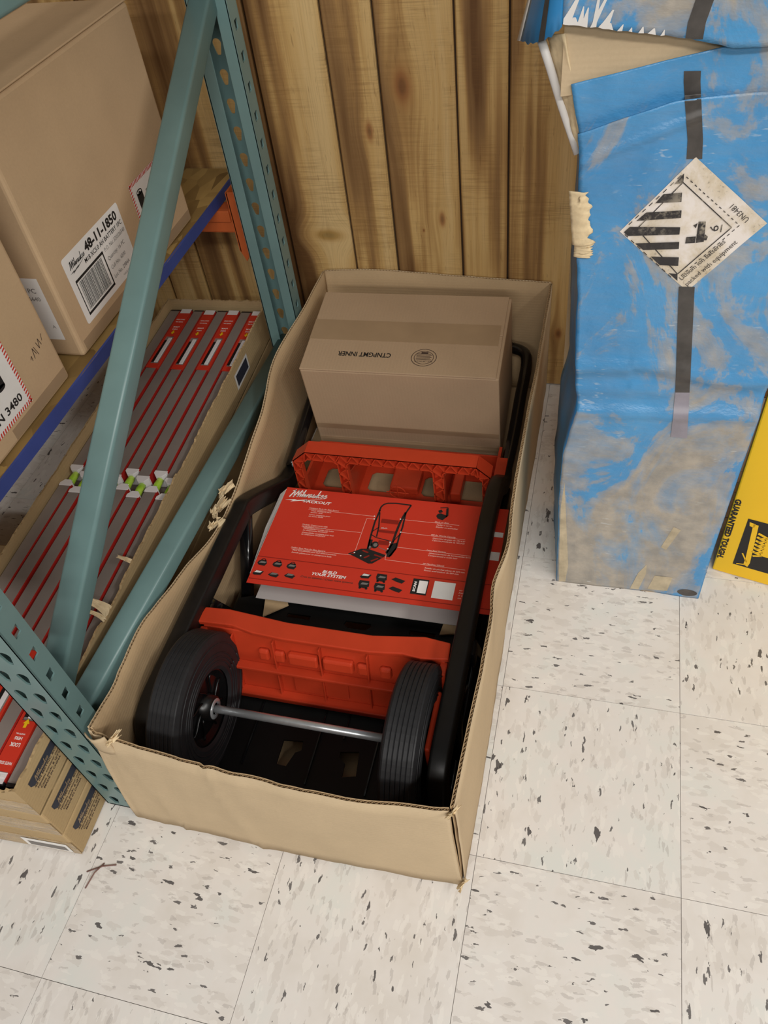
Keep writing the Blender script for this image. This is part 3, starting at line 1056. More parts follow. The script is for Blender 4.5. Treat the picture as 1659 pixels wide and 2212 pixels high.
def make_level(idx):
    flip = idx % 2            # 0: sleeve at the near end, 1: sleeve at the far end
    ordn = ('leftmost', 'second from the left', 'third from the left', 'fourth from the left', 'fourth from the right', 'third from the right', 'second from the right', 'rightmost')[idx]
    lv = empty('box_level', (0, 0, 0), YAW, '%s box level in the open carton, red sleeve at its %s end' % (ordn, ('near', 'far')[flip]), 'level', 'box levels in the open carton')
    xr = -0.0065 - (7 - idx) * 0.0312
    loc = Matrix.Translation((LX, LY, LBASE)) @ Matrix.Rotation(YAW, 4, 'Z') @ Vector((xr - LW / 2, 0.013, 0))
    lv.location = loc
    yc = 0.622 - 0.018 * flip
    g = 0.026
    H = LH
    w = LW / 2
    dz = random.uniform(-0.0015, 0.001)
    H += dz
    # body: two top faces with a slot between them, joined low down
    MB().box((-w + 0.0012, 0.006, 0), (w - 0.0022, yc - g, H)).box((-w + 0.0012, yc + g, 0), (w - 0.0022, LL - 0.006, H)).box((-w + 0.0012, yc - g - 0.002, 0), (w - 0.0022, yc + g + 0.002, H * 0.45)).build('body', 'level_body', lv, bev=0.0008)
    for a, b in ((0.006, yc - g), (yc + g, LL - 0.006)):
        MB().box((w - 0.0034, a, 0.0), (w - 0.0002, b, H + 0.0002)).build('red_edge', 'level_red', lv)
    for a, b in ((0, 0.0075), (LL - 0.0075, LL)):
        MB().box((-w + 0.0008, a, 0), (w - 0.002, b, H - 0.0005)).build('end_cap', 'level_black', lv, bev=0.001)
    for s in (-1, 1):
        y = yc + s * (g - 0.003)
        pts = [(-w + 0.001, y + s * 0.006), (w - 0.001, y + s * 0.006), (w - 0.001, y - s * 0.001), (w * 0.45, y - s * 0.010), (-w * 0.45, y - s * 0.010), (-w + 0.001, y - s * 0.001)]
        MB().prism(pts, H * 0.5, H + 0.0012, 'z').build('vial_bracket', 'level_white', lv, bev=0.0006)
    MB().tube([(0, yc - g + 0.006, H - 0.011), (0, yc, H - 0.0095), (0, yc + g - 0.006, H - 0.011)], 0.0075, 14).build('vial', 'vial', lv, smooth=True)
    # card sleeve with a window over the plumb vial
    if flip:
        y0, y1 = LL - 0.235, LL - 0.020
    else:
        y0, y1 = 0.020, 0.222
    a, b = (y0 + 0.016, y0 + 0.120) if flip else (y1 - 0.120, y1 - 0.016)
    M = frame((0, 0, H + 0.0012), (1, 0, 0), (0, 1, 0))
    sl = plate('card_sleeve', [(-w, y0), (w, y0), (w, y1), (-w, y1)], [[(-w + 0.005, a), (w - 0.005, a), (w - 0.005, b), (-w + 0.005, b)]], 0.0010, M, 'red_card', lv)
    for x in (-w, w - 0.0006):
        MB().box((x, y0, 0.002), (x + 0.0006, y1, H + 0.001)).build('sleeve_side', 'red_card', lv)
    MB().box((-0.0025, a + 0.004, H + 0.0002), (0.0065, b - 0.006, H + 0.0022)).build('plumb_window', 'level_white', lv, bev=0.0008)
    MB().box((-w + 0.0045, a + 0.006, H + 0.0001), (-0.0030, b - 0.014, H + 0.0006)).build('window_slot', 'level_black', lv)
    pr = Print(on_plane(M, 0.0008))
    ya = (b + 0.016) if flip else (a - 0.016)
    s = 1 if not flip else -1
    # the near sleeves read upside down from the aisle
    rot = math.pi
    yb = b + 0.010 if flip else y1 - 0.135
    if flip:
        pr.text('LOOK', 0.0, yb + 0.030, 0.0052, rot, 0.016, 0.03, align='c')
        pr.text('HERE', 0.0, yb + 0.020, 0.0040, rot, 0.013, 0.02, align='c')
        pr.text('SINGLE SIDED', 0.0, yb + 0.060, 0.0040, rot, 0.022, 0.02, align='c')
        pr.text('WHITE VIAL', 0.0, yb + 0.050, 0.0036, rot, 0.020, 0.02, align='c')
    else:
        pr.text('LOOK', 0.0, yb - 0.022, 0.0060, rot, 0.017, 0.03, align='c')
        pr.text('HERE', 0.0, yb - 0.012, 0.0050, rot, 0.013, 0.02, align='c')
        pr.text('WHITE VIAL', 0.0, yb - 0.006, 0.0024, rot, 0.016, 0.02, align='c')
        pr.text('WHITE SIDED', 0.0, yb - 0.052, 0.0046, rot, 0.023, 0.02, align='c')
        pr.text('DOUBLE VIEW', 0.0, yb - 0.072, 0.0046, rot, 0.023, 0.02, align='c')
    pr.build('lettering', 'white_ink', sl)
    ar = Print(on_plane(M, 0.0008))
    q = yb + 0.004
    if flip:
        ar.poly([(0, q - 0.006), (0.005, q + 0.002), (0.002, q + 0.002), (0.002, q + 0.008), (-0.002, q + 0.008), (-0.002, q + 0.002), (-0.005, q + 0.002)])
    else:
        ar.poly([(0, q + 0.014), (-0.0055, q + 0.006), (-0.0025, q + 0.006), (-0.0025, q - 0.001), (0.0025, q - 0.001), (0.0025, q + 0.006), (0.0055, q + 0.006)])
    ar.build('arrow', 'arrow_yellow', sl)
    if not flip:
        # clear plastic hang tail below the sleeve
        MB().box((-w + 0.001, 0.002, H + 0.0002), (w - 0.003, y0 - 0.001, H + 0.0009)).build('plastic_tail', 'level_white', lv)
    else:
        MB().box((-w + 0.001, y1 + 0.001, H + 0.0002), (w - 0.003, LL - 0.001, H + 0.0009)).build('plastic_tail', 'level_white', lv)
    return lv


for i in range(8):
    make_level(i)

# plain carton further under the shelf
c = empty('carton', (-1.18, 0.70, 0.0), R_(4), 'plain brown carton on the floor under the shelf, beyond the levels', 'carton')
MB().box((-0.40, -0.40, 0.001), (0.035, 0.125, 0.10)).build('body', 'kraft_old', c, bev=0.004)
MB().box((-0.21, -0.40, 0.1001), (-0.16, 0.125, 0.1006)).build('tape', 'tape_brown', c)
# ------------------------------------------------------------------ big open carton
bc = empty('open_carton', (-0.385, 0.97, 0), 0, 'large open brown carton with torn rim holding a folded hand truck', 'carton')
BI = Matrix.Translation((0.385, -0.97, 0))


def spline(pts, n):
    """Catmull-Rom through 3D points, n samples per span."""
    P = [Vector(p) for p in pts]
    out = []
    for i in range(len(P) - 1):
        p0, p1, p2, p3 = P[max(i - 1, 0)], P[i], P[i + 1], P[min(i + 2, len(P) - 1)]
        for k in range(n):
            t = k / n
            out.append(0.5 * ((2 * p1) + (-p0 + p2) * t + (2 * p0 - 5 * p1 + 4 * p2 - p3) * t * t + (-p0 + 3 * p1 - 3 * p2 + p3) * t ** 3))
    out.append(P[-1])
    return out


def carton_wall(name, base, top, out_dir, n=10, bulge=None, fl=True, wob=0.0015, seed=0.0, th=0.0045):
    """double liner board wall between a base line and a rim line (both polylines with the same number of points)."""
    A, B = spline(base, n), spline(top, n)
    m = len(A)
    NV = 9
    o_dir = Vector(out_dir)

    def P(i, v, side):
        a, b = A[i], B[i]
        p = a.lerp(b, v)
        u = i / (m - 1)
        d = wob * noise.noise(Vector((u * 14, v * 3, seed))) + 0.5 * wob * noise.noise(Vector((u * 37, v * 7, seed + 9)))
        if bulge:
            d += bulge(u, v)
        return p + o_dir * (d + (th / 2 if side else -th / 2))
    outer, inner = MB(), MB()
    for mb, side in ((outer, 1), (inner, 0)):
        mb.grid(lambda i, v: P(i, v, side), list(range(m)), [k / (NV - 1) for k in range(NV)])
        mb.v = [tuple(q) for q in mb.v]
    w = empty(name)
    w.parent = bc
    w.matrix_local = BI
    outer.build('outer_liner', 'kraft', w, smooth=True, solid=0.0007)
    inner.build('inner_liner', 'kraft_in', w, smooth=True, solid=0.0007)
    if fl:
        # corrugation seen in the cut rim
        tot = sum((B[i + 1] - B[i]).length for i in range(m - 1))
        cnt = int(tot / 0.0036)
        top_, bot_ = [], []
        acc = 0
        pos = []
        for i in range(m - 1):
            pos.append((acc, i))
            acc += (B[i + 1] - B[i]).length
        for k in range(cnt + 1):
            s = tot * k / cnt
            i = max(j for a, j in pos if a <= s + 1e-9)
            a0 = [a for a, j in pos if j == i][0]
            f = (s - a0) / max((B[i + 1] - B[i]).length, 1e-6)
            side = 0.85 if k % 2 else 0.15
            q = P(i, 1.0, 0).lerp(P(i + 1, 1.0, 0), f).lerp(P(i, 1.0, 1).lerp(P(i + 1, 1.0, 1), f), side)
            r = P(i, 0.955, 0).lerp(P(i + 1, 0.955, 0), f).lerp(P(i, 0.955, 1).lerp(P(i + 1, 0.955, 1), f), side)
            top_.append(q)
            bot_.append(r)
        fb = MB().add(top_ + bot_, [(k, k + 1, cnt + 2 + k, cnt + 1 + k) for k in range(cnt)])
        fb.build('fluting', 'kraft_flute', w, solid=0.0003)
    return w


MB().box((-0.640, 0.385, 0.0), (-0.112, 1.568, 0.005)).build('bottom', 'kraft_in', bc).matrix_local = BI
# right wall, back wall, front wall, left wall
carton_wall('right_wall',
            [(-0.108, 0.384, 0), (-0.106, 0.60, 0), (-0.108, 0.80, 0), (-0.108, 1.05, 0), (-0.106, 1.30, 0), (-0.105, 1.571, 0)],
            [(-0.112, 0.380, 0.300), (-0.106, 0.60, 0.300), (-0.104, 0.80, 0.300), (-0.105, 1.06, 0.300), (-0.103, 1.32, 0.300), (-0.104, 1.572, 0.302)],
            (1, 0, 0), 14, seed=1.0, bulge=lambda u, v: 0.006 * math.sin(math.pi * v) * math.exp(-((u - 0.12) / 0.1) ** 2) - 0.006 * math.exp(-((u - 0.34) / 0.05) ** 2) * v + 0.005 * math.exp(-((u - 0.42) / 0.05) ** 2) * v)
carton_wall('back_wall',
            [(-0.645, 1.571, 0), (-0.50, 1.573, 0), (-0.30, 1.573, 0), (-0.105, 1.571, 0)],
            [(-0.628, 1.566, 0.318), (-0.50, 1.573, 0.320), (-0.30, 1.574, 0.310), (-0.104, 1.572, 0.303)],
            (0, 1, 0), 14, seed=2.0)
carton_wall('front_wall',
            [(-0.668, 0.3795, 0), (-0.63, 0.378, 0), (-0.55, 0.377, 0), (-0.40, 0.374, 0), (-0.25, 0.376, 0), (-0.108, 0.381, 0)],
            [(-0.636, 0.391, 0.304), (-0.606, 0.387, 0.291), (-0.484, 0.377, 0.290), (-0.382, 0.371, 0.291), (-0.25, 0.368, 0.290), (-0.116, 0.379, 0.293)],
            (0, -1, 0), 14, seed=3.0, wob=0.0018, bulge=lambda u, v: 0.004 * math.sin(math.pi * v) + 0.0035 * math.exp(-((u - 0.46 - 0.10 * (1 - v)) / 0.010) ** 2) + 0.003 * math.exp(-((u - 0.20 - 0.16 * (1 - v)) / 0.010) ** 2) - 0.0025 * math.exp(-((v - 0.90 + 0.1 * max(0, 0.8 - u)) / 0.04) ** 2) * max(0, u - 0.5) * 2)
carton_wall('left_wall',
            [(-0.666, 0.3825, 0), (-0.643, 0.3845, 0), (-0.643, 0.45, 0), (-0.647, 0.60, 0), (-0.647, 0.80, 0), (-0.647, 0.95, 0), (-0.647, 1.20, 0), (-0.647, 1.40, 0), (-0.645, 1.571, 0)],
            [(-0.636, 0.392, 0.304), (-0.636, 0.402, 0.303), (-0.642, 0.467, 0.288), (-0.653, 0.575, 0.279), (-0.652, 0.712, 0.245), (-0.642, 0.868, 0.214), (-0.638, 1.07, 0.262), (-0.654, 1.27, 0.299), (-0.630, 1.566, 0.318)],
            (-1, 0, 0), 12, seed=4.0, wob=0.002, bulge=lambda u, v: -0.006 * math.exp(-((u - 0.80) / 0.06) ** 2) * v * v - 0.008 * math.exp(-((u - 0.93) / 0.04) ** 2) * v)
# curled tongue of board at the near left corner


def fn(u, v):
    j = noise.noise(Vector((u * 4, v * 5, 2.2)))
    return Vector((-0.640 + 0.036 * u + 0.002 * j, 0.384 - 0.010 * math.sin(u * 2.8) * (0.4 + 0.6 * v), 0.252 + 0.050 * v + 0.006 * u * v + 0.003 * j))


m = MB()
m.grid(fn, [i / 8 for i in range(9)], [i / 6 for i in range(7)])
m.build('corner_tongue', 'kraft', bc, smooth=True, solid=0.002).matrix_local = BI
# torn liner tufts on the rim
for (x, y, z, s, ang, seed) in ((-0.655, 0.890, 0.214, 0.050, 0.4, 1), (-0.650, 0.862, 0.224, 0.045, -0.9, 4), (-0.656, 0.93, 0.222, 0.040, 0.2, 6), (-0.652, 0.850, 0.210, 0.036, -0.3, 8),
                                (-0.596, 0.386, 0.292, 0.026, 0.3, 9), (-0.106, 0.374, 0.020, 0.020, 0.3, 12), (-0.112, 0.376, 0.285, 0.022, 0.2, 13)):
    def fn3(u, v, x=x, y=y, z=z, s=s, ang=ang, seed=seed):
        j = noise.noise(Vector((u * 3.1, v * 3.3, seed * 1.7)))
        k = noise.noise(Vector((u * 9.1, v * 8.3, seed * 2.7)))
        du, dv = (u - 0.5) * s * (0.7 + 0.6 * j), v * s * (0.8 + 0.5 * j)
        return Vector((x + du * math.cos(ang) * 0.6 + 0.012 * j + 0.004 * k, y + du * math.sin(ang) + 0.7 * du + 0.008 * k, z + dv * 0.55 + 0.012 * j + 0.005 * k))
    m = MB()
    m.grid(fn3, [i / 7 for i in range(8)], [i / 6 for i in range(7)])
    m.build('torn_liner', 'torn', bc, solid=0.0012).matrix_local = BI

# ------------------------------------------------------------------ inner carton
ib = empty('inner_carton', (-0.586, 1.223, 0.300), 0, 'brown taped carton with upside-down stencilled letters, inside the open carton', 'carton')
ib.rotation_euler = (R_(7.5), 0, R_(1.2))
IW, ID, IH = 0.414, 0.238, 0.262
MB().box((0, 0, -IH), (IW, ID, -0.004)).build('body', 'kraft2', ib, bev=0.003)
for y0, y1 in ((0.0, ID * 0.5 - 0.0008), (ID * 0.5 + 0.0008, ID)):
    MB().box((0, y0, -0.004), (IW - 0.006, y1, 0)).build('top_flap', 'kraft2', ib, bev=0.0012)
MB().box((0.0002, ID * 0.5 - 0.030, 0.0), (IW - 0.012, ID * 0.5 + 0.030, 0.0005)).build('tape', 'tape_brown', ib)
for z0, z1 in ((-0.185, -0.170), (-0.235, -0.215)):
    MB().box((0.002, -0.0004, z0), (IW - 0.002, 0.0, z1)).build('tape', 'tape_brown', ib)
Mi = frame((0, 0, 0.0002), (1, 0, 0), (0, 1, 0))
p = Print(on_plane(Mi, 0.0003))
p.text('CTNPGMT INNER', 0.187, 0.0545, 0.0125, math.pi, 0.114, 0.022)
p.build('lettering', 'ink', ib)
p = Print(on_plane(Mi, 0.0003))
p.ring(0.256, 0.047, 0.0265, 0.0014, 0.0245)
p.ring(0.256, 0.047, 0.0205, 0.0012, 0.0188)
p.text('BOX CERTIFICATE', 0.274, 0.0385, 0.004, math.pi, 0.036)
for k in range(6):
    p.rect(0.240, 0.041 + 0.0032 * k, 0.272 - 0.003 * (k % 2), 0.0422 + 0.0032 * k)
p.rect(0.249, 0.058, 0.263, 0.063)
p.build('maker_stamp', 'ink_brown', ib)

# ------------------------------------------------------------------ hand truck
ht = empty('hand_truck', (-0.385, 0.60, 0.0), 0, 'folded black and red hand truck lying in the open carton', 'hand truck')
HI = Matrix.Translation((0.385, -0.60, 0))


def hp(o):
    o.matrix_local = HI
    return o


XL, XR = -0.619, -0.152


def side_frame(x, s):
    tail = [(x, 0.925, 0.197), (x, 1.045, 0.116), (x, 1.10, 0.080), (x, 1.18, 0.066)] if s < 0 else [(x, 0.95, 0.202), (x, 1.045, 0.182), (x, 1.12, 0.120), (x, 1.18, 0.090)]
    p = spline([(x, 0.452, 0.060), (x, 0.450, 0.130), (x, 0.458, 0.175), (x, 0.482, 0.200), (x, 0.56, 0.204), (x, 0.75, 0.204), (x, 0.885, 0.204)] + tail, 5)
    hp(MB().tube(p, 0.0145, ry=0.019, square=True, up=(1, 0, 0)).build('rail', 'black_steel', ht, smooth=True))
    q = [(x + s * 0.004, 0.50, 0.045), (x + s * 0.004, 0.80, 0.045), (x + s * 0.004, 1.16, 0.062)]
    hp(MB().tube(q, 0.011, 12).build('lower_tube', 'black_gloss', ht, smooth=True))
    for a, b in (((x + 0.0, 0.915, 0.190), (x + 0.012, 0.800, 0.050)), ((x + 0.0, 0.70, 0.190), (x + 0.004, 0.76, 0.050)), ((x, 0.60, 0.19), (x + 0.004, 0.56, 0.05))):
        if s > 0 and a[1] > 0.9:
            continue
        hp(MB().tube([a, b], 0.0105, ry=0.0105, square=True).build('strut', 'black_gloss', ht, smooth=True))
    # knuckle bracket half way along the rail
    hp(MB().box((x - 0.010, 0.670, 0.150), (x + 0.020, 0.700, 0.190)).build('hinge_bracket', 'black_gloss', ht, bev=0.004))
    # upper tubes of the folding handle
    q_ = 0.010 if s > 0 else 0.004
    h = spline([(x + s * -0.002, 1.14, 0.094), (x + q_ * 0.6, 1.24, 0.118), (x + q_ * 0.8, 1.36, 0.140), (x + q_ * 0.6, 1.50, 0.150), (x - s * 0.03, 1.535, 0.150)], 6)
    hp(MB().tube(h, 0.013, 12).build('handle_tube', 'black_gloss', ht, smooth=True))
    hp(MB().lathe([(-0.004, 0), (-0.004, 0.006), (0.004, 0.006), (0.004, 0)], (x - s * 0.0155, 1.13, 0.11), 'x', 12).build('bolt', 'zinc', ht))


side_frame(XL, -1)
side_frame(XR, 1)
hp(MB().tube([(XL + 0.03, 1.535, 0.150), (XR - 0.03, 1.535, 0.150)], 0.013, 12).build('handle_grip', 'black_gloss', ht, smooth=True))

# wheels and axle
WR = 0.125


def wheel(x, s):
    """s: +1 when the ribbed inner face looks towards +x."""
    c = (x, 0.525, 0.146)
    wt = 0.0275
    w = empty('wheel')
    w.parent = ht
    w.matrix_local = HI
    prof = [(-wt + 0.004, 0.064), (-wt, 0.070), (-wt, WR - 0.010), (-wt + 0.004, WR - 0.002)]
    nr = 6
    for k in range(nr):                                  # grooved tread
        a = -wt + 0.006 + (2 * wt - 0.012) * k / nr
        b = -wt + 0.006 + (2 * wt - 0.012) * (k + 1) / nr
        g = 0.0011
        prof += [(a + g, WR), (b - g, WR), (b, WR - 0.0016)]
    prof += [(wt - 0.004, WR - 0.002), (wt, WR - 0.010), (wt, 0.070), (wt - 0.004, 0.064)]
    ty = MB().lathe(prof, c, 'x', 72).build('tyre', 'rubber', w, smooth=False)
    for pl_ in ty.data.polygons:
        pl_.use_smooth = False
    rings = MB()
    for r in (0.078, 0.085, 0.092, 0.108):
        for sx in (-1, 1):
            pts = [(c[0] + sx * (wt + 0.0001), c[1] + r * math.cos(2 * math.pi * k / 48), c[2] + r * math.sin(2 * math.pi * k / 48)) for k in range(49)]
            rings.tube(pts, 0.0012, 6, up=(1, 0, 0))
    rings.build('sidewall_ridge', 'rubber', w, smooth=True)
    # hub: dished disc, boss and curved ribs
    MB().lathe([(-0.014, 0.0), (-0.014, 0.052), (-0.021, 0.062), (-0.0215, 0.068), (0.0215, 0.068), (0.021, 0.062), (0.014, 0.052), (0.014, 0.0)], c, 'x', 56).build('hub_disc', 'hub_plastic', w, smooth=False)
    MB().lathe([(-0.030, 0.010), (-0.030, 0.020), (-0.010, 0.024), (0.010, 0.024), (0.030, 0.020), (0.030, 0.010)], c, 'x', 32).build('hub_boss', 'hub_plastic', w, smooth=True)
    MB().lathe([(s * 0.030, 0.0105), (s * 0.031, 0.0175), (s * 0.0325, 0.017), (s * 0.0325, 0.0105)], c, 'x', 32).build('bearing', 'zinc', w, smooth=True)
    for k in range(8):
        a0 = 2 * math.pi * k / 8 + 0.25
        for sx in (-1, 1):
            pts = []
            for i in range(9):
                f = i / 8
                r = 0.022 + 0.034 * f
                a = a0 + 0.55 * math.sin(f * math.pi * 0.6)
                pts.append((c[0] + sx * 0.0165, c[1] + r * math.cos(a), c[2] + r * math.sin(a)))
            MB().tube(pts, 0.0022, ry=0.0013, n=8, up=(1, 0, 0)).build('hub_rib', 'hub_plastic', w, smooth=True)
    return w


wheel(-0.5705, 1)
wheel(-0.2050, -1)
hp(MB().tube([(-0.605, 0.525, 0.146), (-0.165, 0.525, 0.146)], 0.0068, 24).build('axle', 'zinc', ht, smooth=True))
for x in (-0.1655, -0.6035):
    hp(MB().lathe([(-0.012, 0), (-0.012, 0.016), (0.012, 0.016), (0.012, 0)], (x, 0.525, 0.146), 'x', 20).build('axle_collar', 'red_plastic', ht, smooth=True))

# toe plate folded flat on the carton bottom
tp = [(-0.598, 0.402), (-0.172, 0.402), (-0.172, 0.612), (-0.215, 0.634), (-0.40, 0.634), (-0.42, 0.642), (-0.545, 0.642), (-0.598, 0.600)]
h1 = [(-0.448, 0.541), (-0.413, 0.545), (-0.411, 0.528), (-0.421, 0.522), (-0.429, 0.496), (-0.447, 0.497)]
h2 = [(-0.344, 0.538), (-0.312, 0.544), (-0.307, 0.501), (-0.330, 0.495), (-0.331, 0.519), (-0.343, 0.528)]
h3 = [(-0.50, 0.43), (-0.43, 0.43), (-0.43, 0.445), (-0.50, 0.445)]
h4 = [(-0.34, 0.43), (-0.27, 0.43), (-0.27, 0.445), (-0.34, 0.445)]
hp(plate('toe_plate', tp, [h1, h2, h3, h4], 0.004, Matrix.Translation((0, 0, 0.034)), 'black_plate', ht))
for x0, y0, x1, y1 in ((-0.506, 0.485, -0.494, 0.605), (-0.388, 0.47, -0.372, 0.615), (-0.345, 0.56, -0.342, 0.615), (-0.285, 0.47, -0.275, 0.60)):
    hp(MB().box((x0, y0, 0.036), (x0 + 0.0022, y1, 0.0405)).build('plate_rib', 'black_gloss', ht))
for x in (-0.575, -0.195):
    hp(MB().box((x - 0.012, 0.42, 0.006), (x + 0.012, 0.60, 0.032)).build('plate_hinge', 'black_plate', ht, bev=0.003))

# slotted black plate between the red cross panels
mp = [(-0.604, 0.690), (-0.168, 0.690), (-0.168, 0.775), (-0.215, 0.790), (-0.56, 0.790), (-0.604, 0.775)]
sl = []
for a, b in ((-0.498, -0.453), (-0.265, -0.218)):
    sl.append([(a, 0.748), (b, 0.748), (b, 0.757), (a, 0.757)])
sl.append([(-0.388, 0.750), (-0.378, 0.743), (-0.345, 0.743), (-0.336, 0.752), (-0.338, 0.758), (-0.385, 0.758)])
hp(plate('slotted_plate', mp, sl, 0.004, Matrix.Translation((0, 0, 0.098)), 'black_plate', ht))

# lower red cross panel
cp = empty('lower_cross_panel')
cp.parent = ht
cp.matrix_local = HI
top = [(-0.604, 0.681), (-0.560, 0.6835), (-0.45, 0.6735), (-0.30, 0.6725), (-0.215, 0.684), (-0.172, 0.679), (-0.170, 0.648), (-0.215, 0.642), (-0.245, 0.646), (-0.30, 0.640), (-0.45, 0.640), (-0.505, 0.6435), (-0.545, 0.652), (-0.610, 0.650)]
MB().prism(top, 0.192, 0.202, 'z').build('top_flange', 'red_plastic', cp, bev=0.002)
sh = Matrix.Identity(4)


def panel_pt(x, z, d=0.0):
    return Vector((x, 0.650 - (0.20 - z) * 0.20 - d, z))


def slab(name, x0, x1, z0, z1, d0, d1, bev=0.0015):
    vs = [panel_pt(x, z, d) for d in (d1, d0) for x, z in ((x0, z0), (x1, z0), (x1, z1), (x0, z1))]
    MB().add(vs, [(0, 1, 2, 3), (7, 6, 5, 4), (0, 4, 5, 1), (1, 5, 6, 2), (2, 6, 7, 3), (3, 7, 4, 0)]).build(name, 'red_plastic', cp, bev=bev)


slab('panel', -0.598, -0.176, 0.052, 0.193, -0.004, 0.0)
slab('ledge', -0.570, -0.200, 0.118, 0.124, 0.0, 0.016)
slab('bottom_flange', -0.590, -0.184, 0.050, 0.060, 0.0, 0.018)
for x in (-0.545, -0.470, -0.3875, -0.305, -0.228):
    slab('rib', x - 0.0015, x + 0.0015, 0.060, 0.186, 0.0, 0.010)
for x0, x1 in ((-0.445, -0.392), (-0.383, -0.330)):
    slab('boss', x0, x1, 0.142, 0.166, 0.0, 0.012, 0.004)
for x in (-0.490, -0.462, -0.314, -0.275):
    slab('boss', x - 0.010, x + 0.010, 0.140, 0.164, 0.0, 0.010, 0.006)
for x0, x1 in ((-0.445, -0.345), (-0.585, -0.555), (-0.215, -0.185)):
    slab('recess_frame', x0, x1, 0.068, 0.110, 0.0, 0.005, 0.003)
for x in (-0.597, -0.178):
    slab('end_web', x - 0.006, x + 0.006, 0.060, 0.190, -0.002, 0.022)
hp(MB().box((-0.181, 0.500, 0.02), (-0.172, 0.60, 0.185)).build('wheel_bracket', 'red_plastic', ht, bev=0.003))

# upper red cross frame with lattice front
cf = empty('upper_cross_frame')
cf.parent = ht
cf.matrix_local = HI
YF = 1.075
ZB = 0.036
L0, L1, R0, R1 = -0.577, -0.546, -0.194, -0.167
outer = [(L0, ZB), (L0, 0.176), (L1, 0.204), (R0, 0.204), (R1, 0.179), (R1, ZB)]


def opening(a, b, ca, cb):
    z1 = 0.184
    pts = [(a, ZB + 0.018)]
    pts += [(a, z1 - ca), (a + ca, z1)] if ca else [(a, z1)]
    pts += [(b - cb, z1), (b, z1 - cb)] if cb else [(b, z1)]
    pts += [(b, ZB + 0.018)]
    return pts


ops = [opening(-0.560, -0.479, 0.016, 0.008), opening(-0.460, -0.281, 0.006, 0.006), opening(-0.261, -0.182, 0.006, 0.016)]
Mx = frame((0, YF + 0.014, 0), (1, 0, 0), (0, 0, 1))
plate('web', outer, ops, 0.003, Mx, 'red_plastic', cf)


def rib(a, b, y0=YF, y1=YF + 0.014, w=0.0011):
    a, b = Vector(a), Vector(b)
    d = (b - a)
    if d.length < 1e-6:
        return
    nrm = Vector((-d.y, d.x)).normalized() * w
    q = [a + nrm, a - nrm, b - nrm, b + nrm]
    return MB().prism([(t_[0], t_[1]) for t_ in q], y0, y1, 'y')


for pts in [outer] + ops:
    m = MB()
    for a, b in zip(pts, pts[1:] + pts[:1]):
        r = rib(a, b)
        m.add(r.v, r.f)
    m.build('edge_rib', 'red_plastic', cf)


def zigzag(a0, a1, b0, b1, n):
    """struts between the two chords a0-a1 and b0-b1."""
    a0, a1, b0, b1 = map(Vector, (a0, a1, b0, b1))
    prev = a0
    m = MB()
    for k in range(1, n + 1):
        f = k / n
        nxt = (b0.lerp(b1, f) if k % 2 else a0.lerp(a1, f))
        r = rib(prev, nxt)
        m.add(r.v, r.f)
        prev = nxt
    m.build('lattice_strut', 'red_plastic', cf)


zigzag((L1, 0.204), (R0, 0.204), (-0.546, 0.184), (-0.194, 0.184), 28)
zigzag((L0, 0.178), (L0, ZB), (-0.560, 0.170), (-0.560, ZB), 9)
zigzag((R1, 0.180), (R1, ZB), (-0.182, 0.170), (-0.182, ZB), 9)
zigzag((-0.479, 0.184), (-0.479, ZB), (-0.460, 0.184), (-0.460, ZB), 9)
zigzag((-0.281, 0.184), (-0.281, ZB), (-0.261, 0.184), (-0.261, ZB), 9)
zigzag((L0, 0.176), (L1, 0.204), (-0.560, 0.168), (-0.544, 0.184), 2)
zigzag((R1, 0.179), (R0, 0.204), (-0.182, 0.168), (-0.198, 0.184), 2)
# top skin reaching back, and the pan behind the lattice
topo = [(L0, 0.176), (L1, 0.204), (R0, 0.204), (R1, 0.179)]
m = MB()
for a, b in zip(topo, topo[1:]):
    r = rib(a, b, YF, YF + 0.034, 0.0012)
    m.add(r.v, r.f)
m.build('top_skin', 'red_plastic', cf)
pan_holes = []
for a, b in ((-0.556, -0.492), (-0.452, -0.382), (-0.330, -0.276), (-0.250, -0.186)):
    pan_holes.append([(a + 0.008, 1.140), (b - 0.008, 1.140), (b, 1.148), (b, 1.192), (b - 0.008, 1.200), (a + 0.008, 1.200), (a, 1.192), (a, 1.148)])
plate('pan', [(-0.577, 1.076), (-0.165, 1.076), (-0.165, 1.230), (-0.577, 1.230)], pan_holes, 0.003, Matrix.Translation((0, 0, 0.036)), 'red_plastic', cf)
MB().box((-0.577, 1.226, 0.035), (-0.165, 1.230, 0.092)).build('back_skin', 'red_plastic', cf, bev=0.001)
for x in (-0.4695, -0.271):
    MB().prism([(1.092, 0.038), (1.225, 0.038), (1.225, 0.080), (1.092, 0.130)], x - 0.0012, x + 0.0012, 'x').build('gusset', 'red_plastic', cf)
MB().box((-0.398, 1.140, 0.037), (-0.335, 1.205, 0.058)).build('latch_block', 'red_plastic', cf, bev=0.004)
pts = [(-0.3665 + 0.017 * math.cos(2 * math.pi * k / 28), 1.097, 0.088 + 0.017 * math.sin(2 * math.pi * k / 28)) for k in range(29)]
MB().tube(pts, 0.0012, 6, up=(0, 1, 0)).tube([(-0.3905, 1.097, 0.088), (-0.3425, 1.097, 0.088)], 0.0011, 6).tube([(-0.3665, 1.097, 0.112), (-0.3665, 1.097, 0.062)], 0.0011, 6).build('crosshair_rib', 'red_plastic', cf)
MB().box((-0.262, 1.130, 0.037), (-0.240, 1.200, 0.066)).build('latch_block', 'red_plastic', cf, bev=0.003)
for z in (0.10, 0.130):
    MB().box((-0.168, 1.095, z), (-0.146, 1.180, z + 0.006)).build('end_fin', 'red_plastic', cf, bev=0.001)
